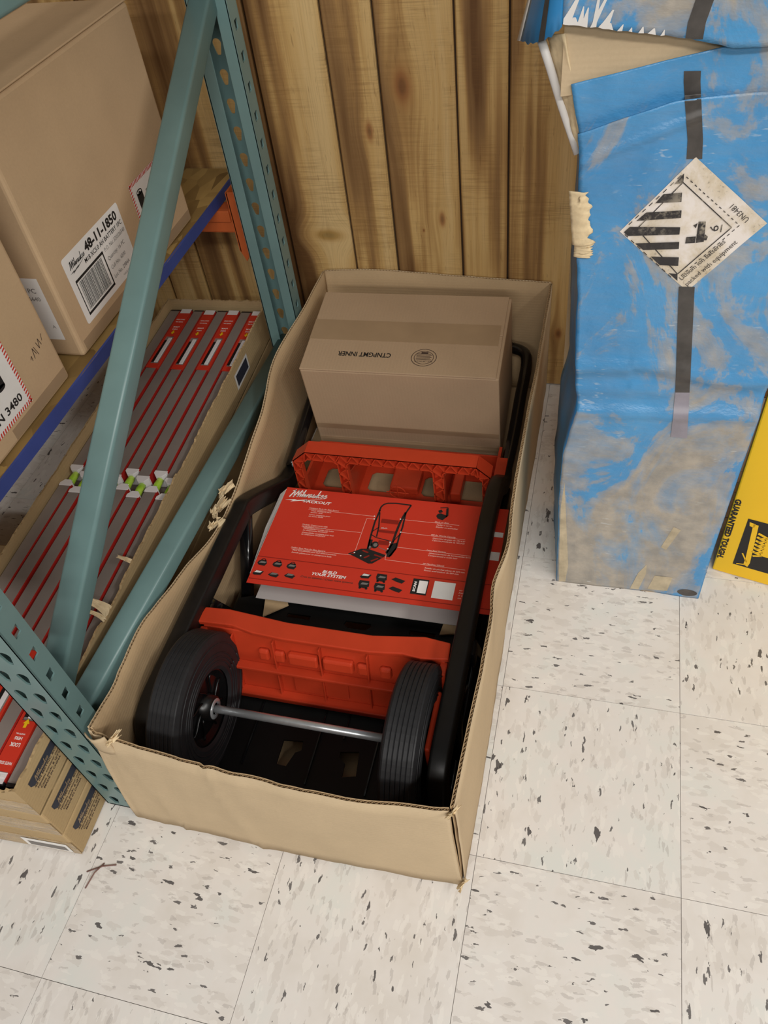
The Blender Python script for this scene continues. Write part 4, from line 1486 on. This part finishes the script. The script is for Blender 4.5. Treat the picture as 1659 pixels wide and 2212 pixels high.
MB().box((-0.170, 1.092, 0.038), (-0.164, 1.228, 0.120)).build('end_plate', 'red_plastic', cf)
MB().box((-0.580, 1.092, 0.038), (-0.574, 1.228, 0.090)).build('end_plate', 'red_plastic', cf)

# ------------------------------------------------------------------ cardboard insert under the card
ci = empty('cardboard_insert', (-0.37, 0.90, 0.0), 0, 'folded brown cardboard insert under the red card', 'cardboard')
II = Matrix.Translation((0.37, -0.90, 0))
MB().box((-0.545, 0.800, 0.006), (-0.172, 1.015, 0.112)).build('block', 'kraft_in', ci, bev=0.002).matrix_local = II
MB().prism([(-0.552, 0.792), (-0.516, 0.800), (-0.500, 0.770), (-0.540, 0.738)], 0.104, 0.107, 'z').build('corner_tab', 'kraft_in', ci).matrix_local = II
MB().prism([(-0.205, 0.795), (-0.170, 0.795), (-0.178, 0.760), (-0.210, 0.752)], 0.104, 0.107, 'z').build('corner_tab', 'kraft_in', ci).matrix_local = II

# ------------------------------------------------------------------ red printed card
CX, CY, CZ = -0.577, 1.025, 0.150
rc = empty('printed_card', (CX, CY, CZ), 0, 'red printed product card with white logo and callouts on the hand truck', 'card')
CWd, CHt = 0.453, 0.2465
MB().box((0, -CHt, -0.0012), (CWd, 0, 0)).build('front_panel', 'red_card', rc)


MB().box((0.015, -0.257, -0.0320), (0.405, -0.030, -0.0305)).build('backing_board', 'shaded_white_board', rc)
MB().add([(-0.0005, -0.225, -0.001), (-0.0005, -0.004, -0.001), (-0.013, -0.012, -0.010), (-0.016, -0.10, -0.014), (-0.010, -0.19, -0.016)], [(0, 1, 2, 3, 4)]).build('side_fold', 'white_board', rc, solid=0.0012)
cp_ = lambda lift: (lambda s, t_: Vector((s / 1000.0, -t_ / 1000.0, lift)))
P = Print(cp_(0.0004))
P.script_logo(12.5, 25.5, 20.5, ang=0.045, ysign=-1)
P.build('logo', 'white_ink', rc)
P = Print(cp_(0.0004))
P.text('PACKOUT', 46, 36.5, 6.6, 0, 58, 0.03, 0.25, -1)
P.build('lettering', 'white_ink', rc)
P = Print(cp_(0.0004))
P.text('BUILD', 135.5, 203.5, 6.2, 0, 28, 0.03, 0.25, -1)
P.build('lettering', 'white_ink', rc)
P = Print(cp_(0.0004))
P.text('YOUR SYSTEM', 117, 211.0, 6.2, 0, 66, 0.03, 0.25, -1)
P.build('lettering', 'white_ink', rc)
P = Print(cp_(0.0004))
rows = [('Compact Blade for Easy Access', 63, 51, 62), ('Hoja compacta para', 69, 57.5, 42), ('acceso facil', 69, 62, 25), ('Lames compacte pour', 68, 68, 44), ('un acces facile', 68, 72.3, 30),
        ('Modular Components with', 62, 95, 52), ('All PACKOUT Components', 62, 99.6, 50), ('Compatibilidad modular con todos', 67.5, 104.5, 62), ('los componentes PACKOUT', 67.5, 109, 51), ('Compatibilite modulaire avec tous', 67.5, 115, 65), ('les composants PACKOUT', 67.5, 119.4, 49),
        ('Folding Base Plate for Easy Storage', 58, 154.5, 69), ('Placa base plegable para facil almacenamiento', 62.5, 160.3, 88), ('Semelle pliante pour un entreposage facile', 62.5, 166, 80),
        ('Stack or Easy', 318, 52, 28), ('Apilar o cargar', 322.5, 59, 31), ('Empiler ou accrocher', 322.5, 64.5, 43),
        ('400 lbs Weight Capacity', 317, 85.3, 48), ('Capacidad de peso de 181,4 kg', 322, 93, 62), ('Capacite ponderale de 181,4 kg', 322, 98.2, 62),
        ('Long Tool Storage', 316.5, 123, 36), ('Almacenamiento de herramientas largo', 321.5, 129.6, 79), ('Compartiment a outils long', 321.5, 135, 55),
        ('10" Flat-Free Wheels', 316, 155.5, 40), ('Ruedas sin pinchas planas de 254 mm', 321, 164.8, 74), ('Roues antirevaison de 254 mm', 321, 170.2, 64),
        ('or visit', 392, 205, 18), ('https:', 392, 210.7, 18), ('o visite', 392, 216.4, 18), ('ou visit', 392, 222, 18)]
for s_, x, y, wd in rows:
    P.text(s_, x, y, 3.1, 0, wd, 0.03, 0.2, -1)
P.build('callout_text', 'pink_ink', rc)
P = Print(cp_(0.0004))
for ln in ([(62, 53.2), (198.7, 53.6)], [(199.9, 60.5), (185, 61), (183.2, 148.2)], [(65, 100.6), (136, 98.4), (182.3, 98)], [(59.5, 156.8), (152, 154.8), (197, 154)],
           [(251, 53.9), (366, 53.2)], [(258.8, 86.2), (383, 87)], [(244.4, 113.6), (244.4, 122.8), (399, 124.2)], [(243.6, 130.1), (244.1, 155.7), (395, 157.4)]):
    P.line(ln, 0.9)
P.build('callout_lines', 'pink_ink', rc)
for x, y in ((198.7, 53.6), (199.9, 60.5), (183.2, 148.2), (197, 154), (251, 53.9), (258.8, 86.2), (244.4, 113.6), (243.6, 130.1)):
    Print(cp_(0.0010)).disc(x, y, 1.5).build('callout_dot', 'white_ink', rc)
# dark rules of the bottom band
P = Print(cp_(0.0003))
P.rect(0, 182.5, 453, 184).rect(0, 235.5, 453, 237)
P.build('band_rule', 'red_dark', rc)
# picture of the hand truck
P = Print(cp_(0.0006))
P.line([(205, 38), (206, 27), (210, 20), (217, 16), (233, 14), (264, 15), (258, 36)], 3.2)
P.line([(205.8, 36), (203.1, 67), (203.8, 104), (205.6, 135)], 3.4)
P.line([(206.8, 42), (213.6, 79), (215.3, 104)], 2.6)
P.line([(204, 92), (214, 80)], 1.6).line([(204, 100), (215, 106), (246, 111)], 1.8)
P.line([(257.5, 35), (252.3, 60), (250.2, 87), (249.1, 114), (243, 140)], 4.4)
P.line([(257.8, 36), (259.4, 73), (258.2, 100), (259, 126), (250, 149)], 3.2)
P.line([(249, 112), (258, 92)], 1.6)
P.poly([(247, 118), (258, 112), (259, 130), (254, 146), (246, 150), (243, 140)])
P.disc(217, 124, 7.5, 8.5)
P.poly([(203, 112), (210, 112), (212, 134), (205, 136)])
P.poly([(171.5, 152), (193.5, 137), (205.6, 135), (243, 145), (241, 150), (223, 168.5), (215.5, 169.6), (184, 156.5)])
P.build('product_picture', 'ink', rc)
P = Print(cp_(0.0009))
P.disc(218, 124, 4.0, 4.6).poly([(207, 128), (211, 128), (211, 134), (207, 134)]).line([(226, 129), (243, 135)], 1.2)
P.build('picture_grey', 'ink_soft', rc)
P = Print(cp_(0.0009))
for q in ([(176, 151.5), (184, 146), (183, 152)], [(222, 146), (240, 151), (237, 153), (221, 149)], [(203, 157), (212, 150), (214, 152), (206, 159)], [(218, 162), (230, 154), (232, 156), (220, 165)], [(198, 139), (210, 143), (208, 146), (196, 142)],
          [(215, 58), (249, 58), (249, 68), (215, 68)], [(216, 86), (248, 86), (248, 92), (216, 92)], [(222, 112), (243, 112), (243, 122), (222, 122)]):
    Print(cp_(0.0009)).poly(q).build('picture_red', 'red_dark', rc)
P = Print(cp_(0.0012)).script_logo(219, 83, 3.2, ang=0.1, ysign=-1, bolt=False)
P.build('picture_logo', 'white_ink', rc)
P = Print(cp_(0.0006))
P.poly([(318, 36), (320, 30), (326, 28), (340, 33), (332, 45), (322, 42)]).poly([(334, 14), (338, 12), (341, 32), (337, 38)]).poly([(319, 22), (325, 18), (329, 24), (323, 28)]).line([(322, 14), (337, 11)], 2)
P.build('small_picture', 'ink', rc)
# accessory icons


def icon(kind, x, y):
    P = Print(cp_(0.0006))
    if kind == 'box':
        P.poly([(x - 10, y + 4), (x - 4, y - 4), (x + 11, y - 3), (x + 7, y + 6), (x - 6, y + 7)])
    elif kind == 'bag':
        P.poly([(x - 9, y - 3), (x - 4, y - 7), (x + 6, y - 6), (x + 9, y + 1), (x + 6, y + 7), (x - 6, y + 6), (x - 10, y + 2)]).ring(x, y - 5, 5, 1.3)
    elif kind == 'tray':
        P.poly([(x - 11, y + 2), (x - 5, y - 4), (x + 11, y + 0), (x + 7, y + 7), (x - 6, y + 5)])
    elif kind == 'flat':
        P.poly([(x - 13, y - 1), (x - 6, y - 6), (x + 13, y - 1), (x + 8, y + 6), (x - 4, y + 3)])
    elif kind == 'cart':
        P.poly([(x - 10, y - 8), (x + 8, y - 8), (x + 10, y + 4), (x + 4, y + 9), (x - 8, y + 8), (x - 11, y)]).disc(x - 6, y + 9, 2.4).disc(x + 6, y + 9, 2.4)
    return P.build('accessory_icon', 'ink', rc)


def icon_light(x, y, m='ink_soft'):
    P = Print(cp_(0.0009))
    P.poly([(x - 4, y - 3.5), (x + 8, y - 2.5), (x + 5, y + 1), (x - 7, y + 1.5)])
    P.build('icon_highlight', m, rc)


for kd, x, y, hl in (('bag', 15.3, 197.6, 1), ('bag', 45.6, 197.1, 1), ('bag', 73.9, 197.6, 1), ('box', 14, 220.5, 2), ('tray', 45.8, 221, 1), ('tray', 76.9, 218.7, 1),
                     ('box', 217.6, 197.3, 2), ('cart', 248.6, 197.6, 1), ('flat', 279.6, 199.4, 0), ('cart', 220, 217, 1), ('cart', 249.7, 219, 1), ('flat', 279, 220, 0)):
    icon(kd, x, y)
    if hl:
        icon_light(x, y, 'ink_soft' if hl == 1 else 'white_board')
# phone picture, scan strip and the (blank) code square
P = Print(cp_(0.0006)).rect(306.5, 190, 335.5, 224.5)
P.build('phone_picture', 'ink', rc)
P = Print(cp_(0.0010)).rect(318, 193.5, 334, 221)
P.build('phone_screen', 'white_ink', rc)
P = Print(cp_(0.0010)).text('SCAN', 314, 219, 4.2, math.pi / 2, 22, 0.05, 0, -1)
P.build('scan_lettering', 'white_ink', rc)
P = Print(cp_(0.0006)).rect(345.4, 190, 383.8, 227.5)
P.build('code_sticker', 'white_paper', rc)
P = Print(cp_(0.0006)).text('Cree su sistema / Creez votre systeme', 98, 219.5, 4.0, 0, 101, 0.01, 0.25, -1)
P.build('subtitle', 'ink_brown', rc)
# stickers on the part of the card beyond the right rail
for y0, y1 in ((108, 128), (60, 72)):
    Print(cp_(0.0006)).rect(434, y0, 451, y1).build('side_sticker', 'white_paper', rc)
# ------------------------------------------------------------------ battered blue carton
bl = empty('blue_carton', (0.11, 1.05, 0), 0, 'battered tall blue carton with dusty glossy print, torn open near the top', 'carton')
LI = Matrix.Translation((-0.11, -1.05, 0))
TAN = math.tan(R_(5))


def lerp_tab(tab, z):
    if z <= tab[0][0]:
        return tab[0][1]
    for (z0, a), (z1, b) in zip(tab, tab[1:]):
        if z <= z1:
            return a + (b - a) * (z - z0) / (z1 - z0)
    return tab[-1][1]


LEFT = [(0.0, -0.022), (0.12, -0.026), (0.22, -0.031), (0.32, -0.031), (0.425, -0.014), (0.46, -0.020), (0.52, -0.024), (0.62, -0.029), (0.70, -0.037), (0.81, -0.041), (0.835, -0.044), (0.90, -0.060), (0.96, -0.072)]
RIGHT = [(0.0, 0.244), (0.13, 0.246), (0.29, 0.253), (0.41, 0.258), (0.49, 0.259), (0.7, 0.262), (1.0, 0.266)]
SHAFT = [(0.376, 0.137, 0.162), (0.46, 0.131, 0.152), (0.63, 0.109, 0.130), (0.80, 0.091, 0.110), (0.836, 0.087, 0.105), (0.90, 0.072, 0.091), (0.96, 0.064, 0.083), (1.02, 0.076, 0.095), (1.3, 0.076, 0.095)]


def crease_z(x):
    return 0.848 + 0.32 * (x + 0.04) - 0.25 * max(0, x - 0.07)


def crease(d, w):
    return math.exp(-(d / w) ** 2)


def bl_d(x, z, side=None):
    """dents and ridges of the front panel, positive towards the aisle."""
    d = 0.0025 * noise.noise(Vector((x * 9, z * 6, 0.4))) + 0.0012 * noise.noise(Vector((x * 30, z * 22, 3.4)))
    e = z - (0.500 - 0.10 * (x - 0.0) * (1 if x < 0.06 else 0) + 0.010 * math.sin(x * 22))
    d += 0.005 * crease(e, 0.013) - 0.005 * crease(e + 0.026, 0.014)
    e = z - (0.414 + 0.05 * x)
    d += 0.004 * crease(e, 0.011) - 0.004 * crease(e - 0.024, 0.014)
    # long fold below the tear: the upper sheet overlaps the lower one
    zc = crease_z(x)
    e = z - zc
    if side == 'u':
        e = max(e, 1e-6)
    elif side == 'l':
        e = min(e, -1e-6)
    k_ = 1.0 - 0.6 * max(0.0, min(1.0, (x - 0.05) / 0.08))
    if e > 0:
        d -= 0.005 * k_ * math.exp(-e / 0.05)
    else:
        d += 0.010 * k_ * math.exp(e / 0.045)
    zc2 = 0.808 + 0.40 * (x + 0.045)
    if x < 0.10:
        d += 0.004 * crease(z - zc2, 0.007)
    return d


def tear_z(x):
    """upper edge of the lower sheet."""
    return 0.898 + 0.040 * max(0, min(1, (x + 0.06) / 0.183))


def bl_front(x, z, lift=0.0, side=None):
    return Vector((x, 0.983 + z * TAN - bl_d(x, z, side) - lift, z))


us = [i / 60 for i in range(61)]


def fr(u, v):
    # v 0..1 from floor to the tear
    x_ = -0.03 + 0.28 * u
    zt = tear_z(x_)
    z = zt * v
    x = LEFT_x(z) + (lerp_tab(RIGHT, z) - LEFT_x(z)) * u
    return bl_front(x, z)


def LEFT_x(z):
    return lerp_tab(LEFT, z) + 0.0012 * noise.noise(Vector((0, z * 60, 8.8)))


def fr_low(u, v):
    z = crease_z(-0.045 + 0.305 * u) * v
    x = LEFT_x(z) + (lerp_tab(RIGHT, z) - LEFT_x(z)) * u
    return bl_front(x, z, side='l')


def fr_up(u, v):
    x_ = -0.05 + 0.31 * u
    z0 = crease_z(x_) - 0.022
    z = z0 + (max(tear_z(x_), z0 + 0.03) - z0) * v
    x = LEFT_x(z) + (lerp_tab(RIGHT, z) - LEFT_x(z)) * u
    return bl_front(x, z, side='u')


MB().grid(fr_low, us, [i / 220 for i in range(221)]).build('front_panel', 'blue', bl, smooth=True, solid=0.0016).matrix_local = LI
MB().grid(fr_up, us, [i / 30 for i in range(31)]).build('front_panel', 'blue', bl, smooth=True, solid=0.0016).matrix_local = LI
DEP = 0.20
BL = [(0.0, -0.046), (0.15, -0.053), (0.33, -0.052), (0.40, -0.041), (0.55, -0.050), (0.8, -0.054), (1.3, -0.06)]


def side_l(u, v):
    z = 0.84 * v
    a = fr(0, z / tear_z(-0.03)) if z < tear_z(-0.03) else bl_front(LEFT_x(z), z)
    b = Vector((lerp_tab(BL, z) + 0.003 * noise.noise(Vector((1, z * 20, 2))), 0.983 + DEP + z * TAN, z))
    p = a.lerp(b, u)
    p.x += 0.006 * math.sin(u * math.pi) * noise.noise(Vector((u * 3, z * 12, 5.0)))
    return p


MB().grid(side_l, [i / 10 for i in range(11)], [i / 80 for i in range(81)]).build('side_panel', 'blue_clean', bl, smooth=True, solid=0.0016).matrix_local = LI


def side_r(u, v):
    z = 0.935 * v
    a = fr(1.0, min(1, z / tear_z(0.25)))
    b = Vector((a.x + 0.006 + 0.003 * noise.noise(Vector((7, z * 16, 2))), 0.983 + DEP + z * TAN, z))
    p = a.lerp(b, u)
    return p


MB().grid(side_r, [i / 10 for i in range(11)], [i / 80 for i in range(81)]).build('side_panel', 'blue_clean', bl, smooth=True, solid=0.0016).matrix_local = LI
MB().add([(-0.046, 0.983 + DEP, 0.001), (0.25, 0.983 + DEP, 0.001), (0.272, 0.983 + DEP + 1.3 * TAN, 1.3), (-0.06, 0.983 + DEP + 1.3 * TAN, 1.3)], [(0, 1, 2, 3)]).build('back_panel', 'kraft_in', bl, solid=0.003).matrix_local = LI
MB().add([(-0.022, 0.984, 0.001), (0.244, 0.984, 0.001), (0.25, 0.983 + DEP, 0.001), (-0.046, 0.983 + DEP, 0.001)], [(0, 1, 2, 3)]).build('bottom_panel', 'kraft_in', bl, solid=0.001).matrix_local = LI
# scuffed kraft corner along the lower left edge and worn patches at the foot


def scuff(pts, name='scuff', mat='torn', lift=0.0012):
    MB().add([bl_front(x, z, lift) for x, z in pts], [tuple(range(len(pts)))]).build(name, mat, bl).matrix_local = LI


scuff([(-0.018, 0.0), (-0.005, 0.002), (-0.003, 0.05), (-0.010, 0.12), (-0.018, 0.20), (-0.024, 0.26), (-0.027, 0.20), (-0.023, 0.10)], mat='scuff')
scuff([(0.118, 0.003), (0.134, 0.004), (0.142, 0.05), (0.140, 0.075), (0.128, 0.05)], mat='scuff')
scuff([(0.150, 0.008), (0.186, 0.010), (0.190, 0.050), (0.158, 0.048)], mat='scuff')
scuff([(0.158, 0.125), (0.168, 0.120), (0.185, 0.175), (0.172, 0.180)], mat='scuff')
# inner kraft sheet showing in the tear
MB().grid(lambda u, v: Vector((-0.072 + 0.215 * u, 0.983 + (0.885 + 0.085 * v) * TAN + 0.006 + 0.004 * u, 0.885 + 0.085 * v + 0.02 * u * (1 - v))), [i / 8 for i in range(9)], [0, 0.5, 1]).build('inner_sheet', 'kraft', bl, solid=0.002).matrix_local = LI


# upper front, pushed forward over the tear
def upf(u, v):
    lo = -0.0735
    x = lo + (0.270 - lo) * u
    zb = 0.9405 + 0.030 * max(0.0, 1 - u / 0.55) ** 0.8 + 0.002 * noise.noise(Vector((u * 30, 1, 1)))
    z = zb + (1.3005 - zb) * v
    d = 0.016 + 0.005 * math.sin(v * 5) + 0.004 * noise.noise(Vector((u * 4, v * 3, 6))) - 0.014 * max(0, u - 0.62) / 0.38 * math.exp(-v * 6)
    return Vector((x, 0.983 + z * TAN - d, z))


MB().grid(upf, [i / 50 for i in range(51)], [0] + [0.02 + 0.98 * i / 20 for i in range(21)]).build('upper_panel', 'blue', bl, smooth=True, solid=0.0016).matrix_local = LI


# upper side panel, peeled out to the left
def ups(u, v):
    z = 0.968 + 0.332 * v - 0.032 * u ** 0.8 * (1 - v)
    a = Vector((-0.0735, 0.983 + 0.97 * TAN - 0.016, z))
    x = -0.0735 - 0.054 * u + 0.090 * v * u
    y = 0.983 + z * TAN - 0.016 + 0.060 * u - 0.02 * math.sin(u * 3.1)
    if v == 0:
        z += 0.004 * noise.noise(Vector((u * 12, 4, 1)))
    return Vector((x, y, z))


MB().grid(ups, [i / 14 for i in range(15)], [i / 14 for i in range(15)]).build('upper_side_panel', 'blue_clean', bl, smooth=True, solid=0.0016).matrix_local = LI


def upe(u, v):
    q = ups(1.0, v)
    return q + Vector((-0.006 * u * (1 - v), 0.014 * u, -0.004 * u))


MB().grid(upe, [0, 0.5, 1], [i / 14 for i in range(15)]).build('peeled_edge', 'white_board', bl, smooth=True, solid=0.0014).matrix_local = LI
rnd = random.Random(5)
for k in range(15):
    x = -0.071 + 0.006 * k + rnd.uniform(-0.003, 0.003) if k < 9 else -0.02 + 0.012 * (k - 9)
    hgt = rnd.choice((0.008, 0.02, 0.035, 0.055)) if k < 8 else rnd.uniform(0.003, 0.007)
    wd = rnd.uniform(0.004, 0.013)
    ln = rnd.uniform(0.1, 0.5) * hgt

    def wsc(u, v, x=x, hgt=hgt, wd=wd, ln=ln):
        xx = max(-0.0725, x + (u - 0.5) * wd * (1.0 - 0.85 * v) + ln * v)
        q = upf((xx + 0.0735) / 0.3435, 0.0)
        z = q.z + hgt * v
        p_ = upf((xx + 0.0735) / 0.3435, max(0.0, (z - q.z) / (1.3005 - q.z)))
        return p_ + Vector((0, -0.0014, 0))
    MB().grid(wsc, [0, 0.5, 1], [i / 6 for i in range(7)]).build('paper_tear', 'white_board', bl).matrix_local = LI
# white liner edge and crumpled kraft at the torn left corner
MB().tube([(-0.101, 1.086, 0.946), (-0.088, 1.086, 0.912), (-0.071, 1.082, 0.868), (-0.054, 1.078, 0.828), (-0.046, 1.074, 0.810)], 0.0055, 10, ry=0.004).build('liner_roll', 'white_board', bl, smooth=True).matrix_local = LI


def crump(u, v):
    a = Vector((-0.094, 1.090, 0.948)).lerp(Vector((-0.048, 1.076, 0.815)), v)
    b = Vector((-0.070, 1.070, 0.955)).lerp(Vector((-0.040, 1.064, 0.815)), v)
    j = noise.noise(Vector((u * 3, v * 7, 3.3)))
    return a.lerp(b, u) + Vector((0.002 * j, 0.005 * j, 0))


MB().grid(crump, [i / 6 for i in range(7)], [i / 14 for i in range(15)]).build('crumpled_side', 'torn', bl, smooth=True, solid=0.002).matrix_local = LI
# torn paper curl half way up the left edge
for sd, (x, z, wd, hh) in enumerate(((-0.040, 0.735, 0.026, 0.075), (-0.028, 0.693, 0.024, 0.026))):
    def curl(u, v, x=x, z=z, wd=wd, hh=hh, sd=sd):
        j = noise.noise(Vector((u * 2, v * 9, 11 + sd)))
        k = noise.noise(Vector((u * 1.5, v * 30, 17 + sd)))
        xx = x + wd * (u - 0.5) * (1.0 + 0.5 * j) + 0.006 * j + (0.010 * (1 - v) if sd == 0 else 0)
        return bl_front(xx, z + hh * (v - 0.5) + 0.004 * j * u, 0.003 + 0.004 * math.sin(u * 2.6) + 0.0025 * k)
    MB().grid(curl, [i / 6 for i in range(7)], [i / 24 for i in range(25)]).build('torn_curl', 'torn', bl, smooth=True, solid=0.0008).matrix_local = LI


# printed tool shaft
def strip(z0, z1, name, mat, lift=0.0022, n=60, upper=False):
    def f(u, v):
        z = z0 + (z1 - z0) * v
        a = lerp_tab([(q[0], q[1]) for q in SHAFT], z)
        b = lerp_tab([(q[0], q[2]) for q in SHAFT], z)
        x = a + (b - a) * u
        if upper:
            uu = (x + 0.0735) / 0.3435
            q0 = upf(uu, 0.0).z
            p = upf(uu, max(0.0, (z - q0) / (1.3005 - q0)))
            return p + Vector((0, -0.0016, 0))
        return bl_front(x, z, lift)
    MB().grid(f, [i / 4 for i in range(5)], [i / n for i in range(n + 1)]).build(name, mat, bl, smooth=True).matrix_local = LI


strip(0.462, 0.640, 'shaft_print', 'shaft_print', n=40)
strip(0.8125, 0.912, 'shaft_print', 'shaft_print', n=90, lift=0.0016)
strip(0.378, 0.462, 'shaft_socket_print', 'silver_print')
strip(0.950, 1.29, 'shaft_print', 'shaft_print', upper=True, n=20)
# narrow dark band on the peeled side
MB().grid(lambda u, v: ups(0.36 + 0.14 * u, v) + Vector((-0.0006, -0.0016, 0)), [0, 1], [i / 14 for i in range(15)]).build('side_print', 'shaft_print', bl).matrix_local = LI
# dark wheel-like end of the print at the foot
MB().add([bl_front(0.222 + 0.018 * math.cos(a), 0.014 + 0.009 * math.sin(a), 0.0012) for a in [2 * math.pi * k / 20 for k in range(20)]], [tuple(range(20))]).build('printed_cap', 'shaft_print', bl).matrix_local = LI

# hazard diamond
A, B_, C_, D_ = Vector((0.1003, 0.815)), Vector((0.202, 0.732)), Vector((0.120, 0.633)), Vector((0.0190, 0.716))


def dia(a, b, lift):
    """a along top-left -> ... : a from the left corner towards the top, b from the left corner towards the bottom (0..100)."""
    a, b = a / 100, b / 100
    q = D_ * (1 - a) * (1 - b) + A * a * (1 - b) + C_ * (1 - a) * b + B_ * a * b
    return bl_front(q.x, q.y, lift)


m = MB()
m.grid(lambda a, b: dia(a, b, 0.0016), [i * 5 for i in range(21)], [i * 5 for i in range(21)])
hl = m.build('hazard_label', 'worn_label', bl, smooth=True)
hl.matrix_local = LI
HL = Matrix.Identity(4)




XZ = lambda lift=0.0030: Print(lambda x, z: bl_front(x, z, lift))


def dashes(p0, p1, n):
    p0, p1 = Vector(p0), Vector(p1)
    for k in range(n):
        a, b = p0.lerp(p1, k / n), p0.lerp(p1, (k + 0.5) / n)
        XZ().line([tuple(a), tuple(b)], 0.0011).build('frame_dash', 'worn_ink', hl)


dashes((0.093, 0.791), (0.169, 0.729), 13)
dashes((0.169, 0.729), (0.106, 0.654), 13)
dashes((0.0865, 0.793), (0.026, 0.722), 8)
dashes((0.026, 0.713), (0.100, 0.650), 8)
XZ().line([(0.041, 0.721), (0.090, 0.784), (0.160, 0.726), (0.103, 0.659), (0.041, 0.721)], 0.0013).build('frame_line', 'worn_ink', hl)
for pts in ([(0.080, 0.782), (0.0895, 0.7955), (0.0905, 0.783)], [(0.060, 0.757), (0.0685, 0.769), (0.091, 0.771), (0.092, 0.759)], [(0.039, 0.732), (0.050, 0.744), (0.094, 0.748), (0.095, 0.738)],
            [(0.0245, 0.716), (0.0315, 0.7235), (0.096, 0.7255), (0.0965, 0.7155), (0.030, 0.711)], [(0.041, 0.701), (0.098, 0.705), (0.099, 0.695), (0.053, 0.692)], [(0.064, 0.683), (0.101, 0.683), (0.102, 0.671), (0.078, 0.671)],
            [(0.091, 0.660), (0.103, 0.659), (0.1045, 0.649)]):
    XZ().poly(pts).build('hazard_stripe', 'worn_ink', hl)


# the figure 9 stands on its side; the two lines of text follow the lower right edge
def txt_fn(o, ex, ey, lift=0.0028):
    """2D frame on the carton front: o, ex, ey in (x, z) metres."""
    o, ex, ey = Vector(o), Vector(ex), Vector(ey)

    def f(a, b):
        q = o + ex * a + ey * b
        return bl_front(q.x, q.y, lift)
    return f


e1 = (B_ - C_).normalized()
e2 = Vector((-e1.y, e1.x))
p = Print(txt_fn(C_, e1, e2))
p.text('Lithium ion batteries', 0.0065, 0.0180, 0.0066, width=0.073)
p.text('packed with equipment', 0.0055, 0.0060, 0.0066, width=0.083)
p.build('lettering', 'worn_ink', hl)
f1 = (A - B_).normalized()
f2 = Vector((-f1.y, f1.x))
p = Print(txt_fn(B_, f1, f2))
p.text('UN3481', 0.021, 0.0095, 0.0072, width=0.030)
p.build('lettering', 'worn_ink', hl)
p = Print(txt_fn((0.1335, 0.7285), (0, -1), (1, 0)))
p.text('9', 0, 0.0, 0.0110, ang=0.0, width=0.008)
p.rect(-0.001, 0.0135, 0.009, 0.0148)
p.build('class_number', 'worn_ink', hl)
for pts in ([(0.118, 0.733), (0.127, 0.733), (0.129, 0.706), (0.119, 0.704)], [(0.106, 0.712), (0.118, 0.713), (0.118, 0.704), (0.106, 0.703)], [(0.112, 0.728), (0.117, 0.731), (0.116, 0.724)], [(0.129, 0.716), (0.133, 0.713), (0.132, 0.708), (0.128, 0.708)]):
    p = Print(txt_fn((0, 0), (1, 0), (0, 1))).poly(pts)
    p.build('pictogram', 'worn_ink', hl)
for o in list(hl.children):
    pass

# ------------------------------------------------------------------ yellow carton
ya = math.atan2(-0.025, 0.101)
yc = empty('yellow_carton', (0.271, 1.057, 0), ya, 'yellow printed carton standing behind the blue carton', 'carton')
MB().box((0.0, 0.0, 0.001), (0.62, 0.26, 0.62)).build('body', 'yellow_box', yc, bev=0.003)
My = frame((0, 0, 0), (1, 0, 0), (0, 0, 1))
p = Print(on_plane(My, 0.0005))
p.text('GUARANTEED TOUGH.', 0.0025, 0.206, 0.0098, -math.pi / 2, 0.166, 0.055)
p.build('lettering', 'ink', yc)
p = Print(on_plane(My, 0.0005)).rect(0.032, 0.035, 0.185, 0.165)
pn = p.build('black_panel', 'ink', yc)
p = Print(on_plane(My, 0.0010))
p.poly([(0.043, 0.155), (0.052, 0.155), (0.060, 0.050), (0.058, 0.038), (0.050, 0.042), (0.050, 0.060)])
p.poly([(0.036, 0.158), (0.038, 0.148), (0.046, 0.146), (0.047, 0.156)])
p.line([(0.038, 0.039), (0.054, 0.043)], 0.0026).line([(0.042, 0.072), (0.054, 0.050)], 0.0026)
for k in range(6):
    p.line([(0.056, 0.135 - 0.010 * k), (0.074, 0.128 - 0.010 * k)], 0.005)
    p.line([(0.074, 0.128 - 0.010 * k), (0.060, 0.122 - 0.010 * k)], 0.004)
p.rect(0.072, 0.078, 0.150, 0.130)
p.build('tool_graphic', 'yellow_box', pn)

# ------------------------------------------------------------------ straws on the floor
for si, (a, b, lb) in enumerate((((-0.709, 0.276), (-0.665, 0.296), 'long dry straw on the tiles in front of the level cartons'), ((-0.686, 0.294), (-0.699, 0.252), 'short dry straw lying across the long one on the tiles'))):
    o = MB().tube([(a[0], a[1], 0.0012), ((a[0] + b[0]) / 2, (a[1] + b[1]) / 2 + 0.003, 0.0018 + 0.0050 * si), (b[0], b[1], 0.0012)], 0.0012, 6).build('straw', 'dirt_stick', None, smooth=True)
    tag(o, lb, 'straw', 'straws on the floor')
bpy.context.view_layer.update()
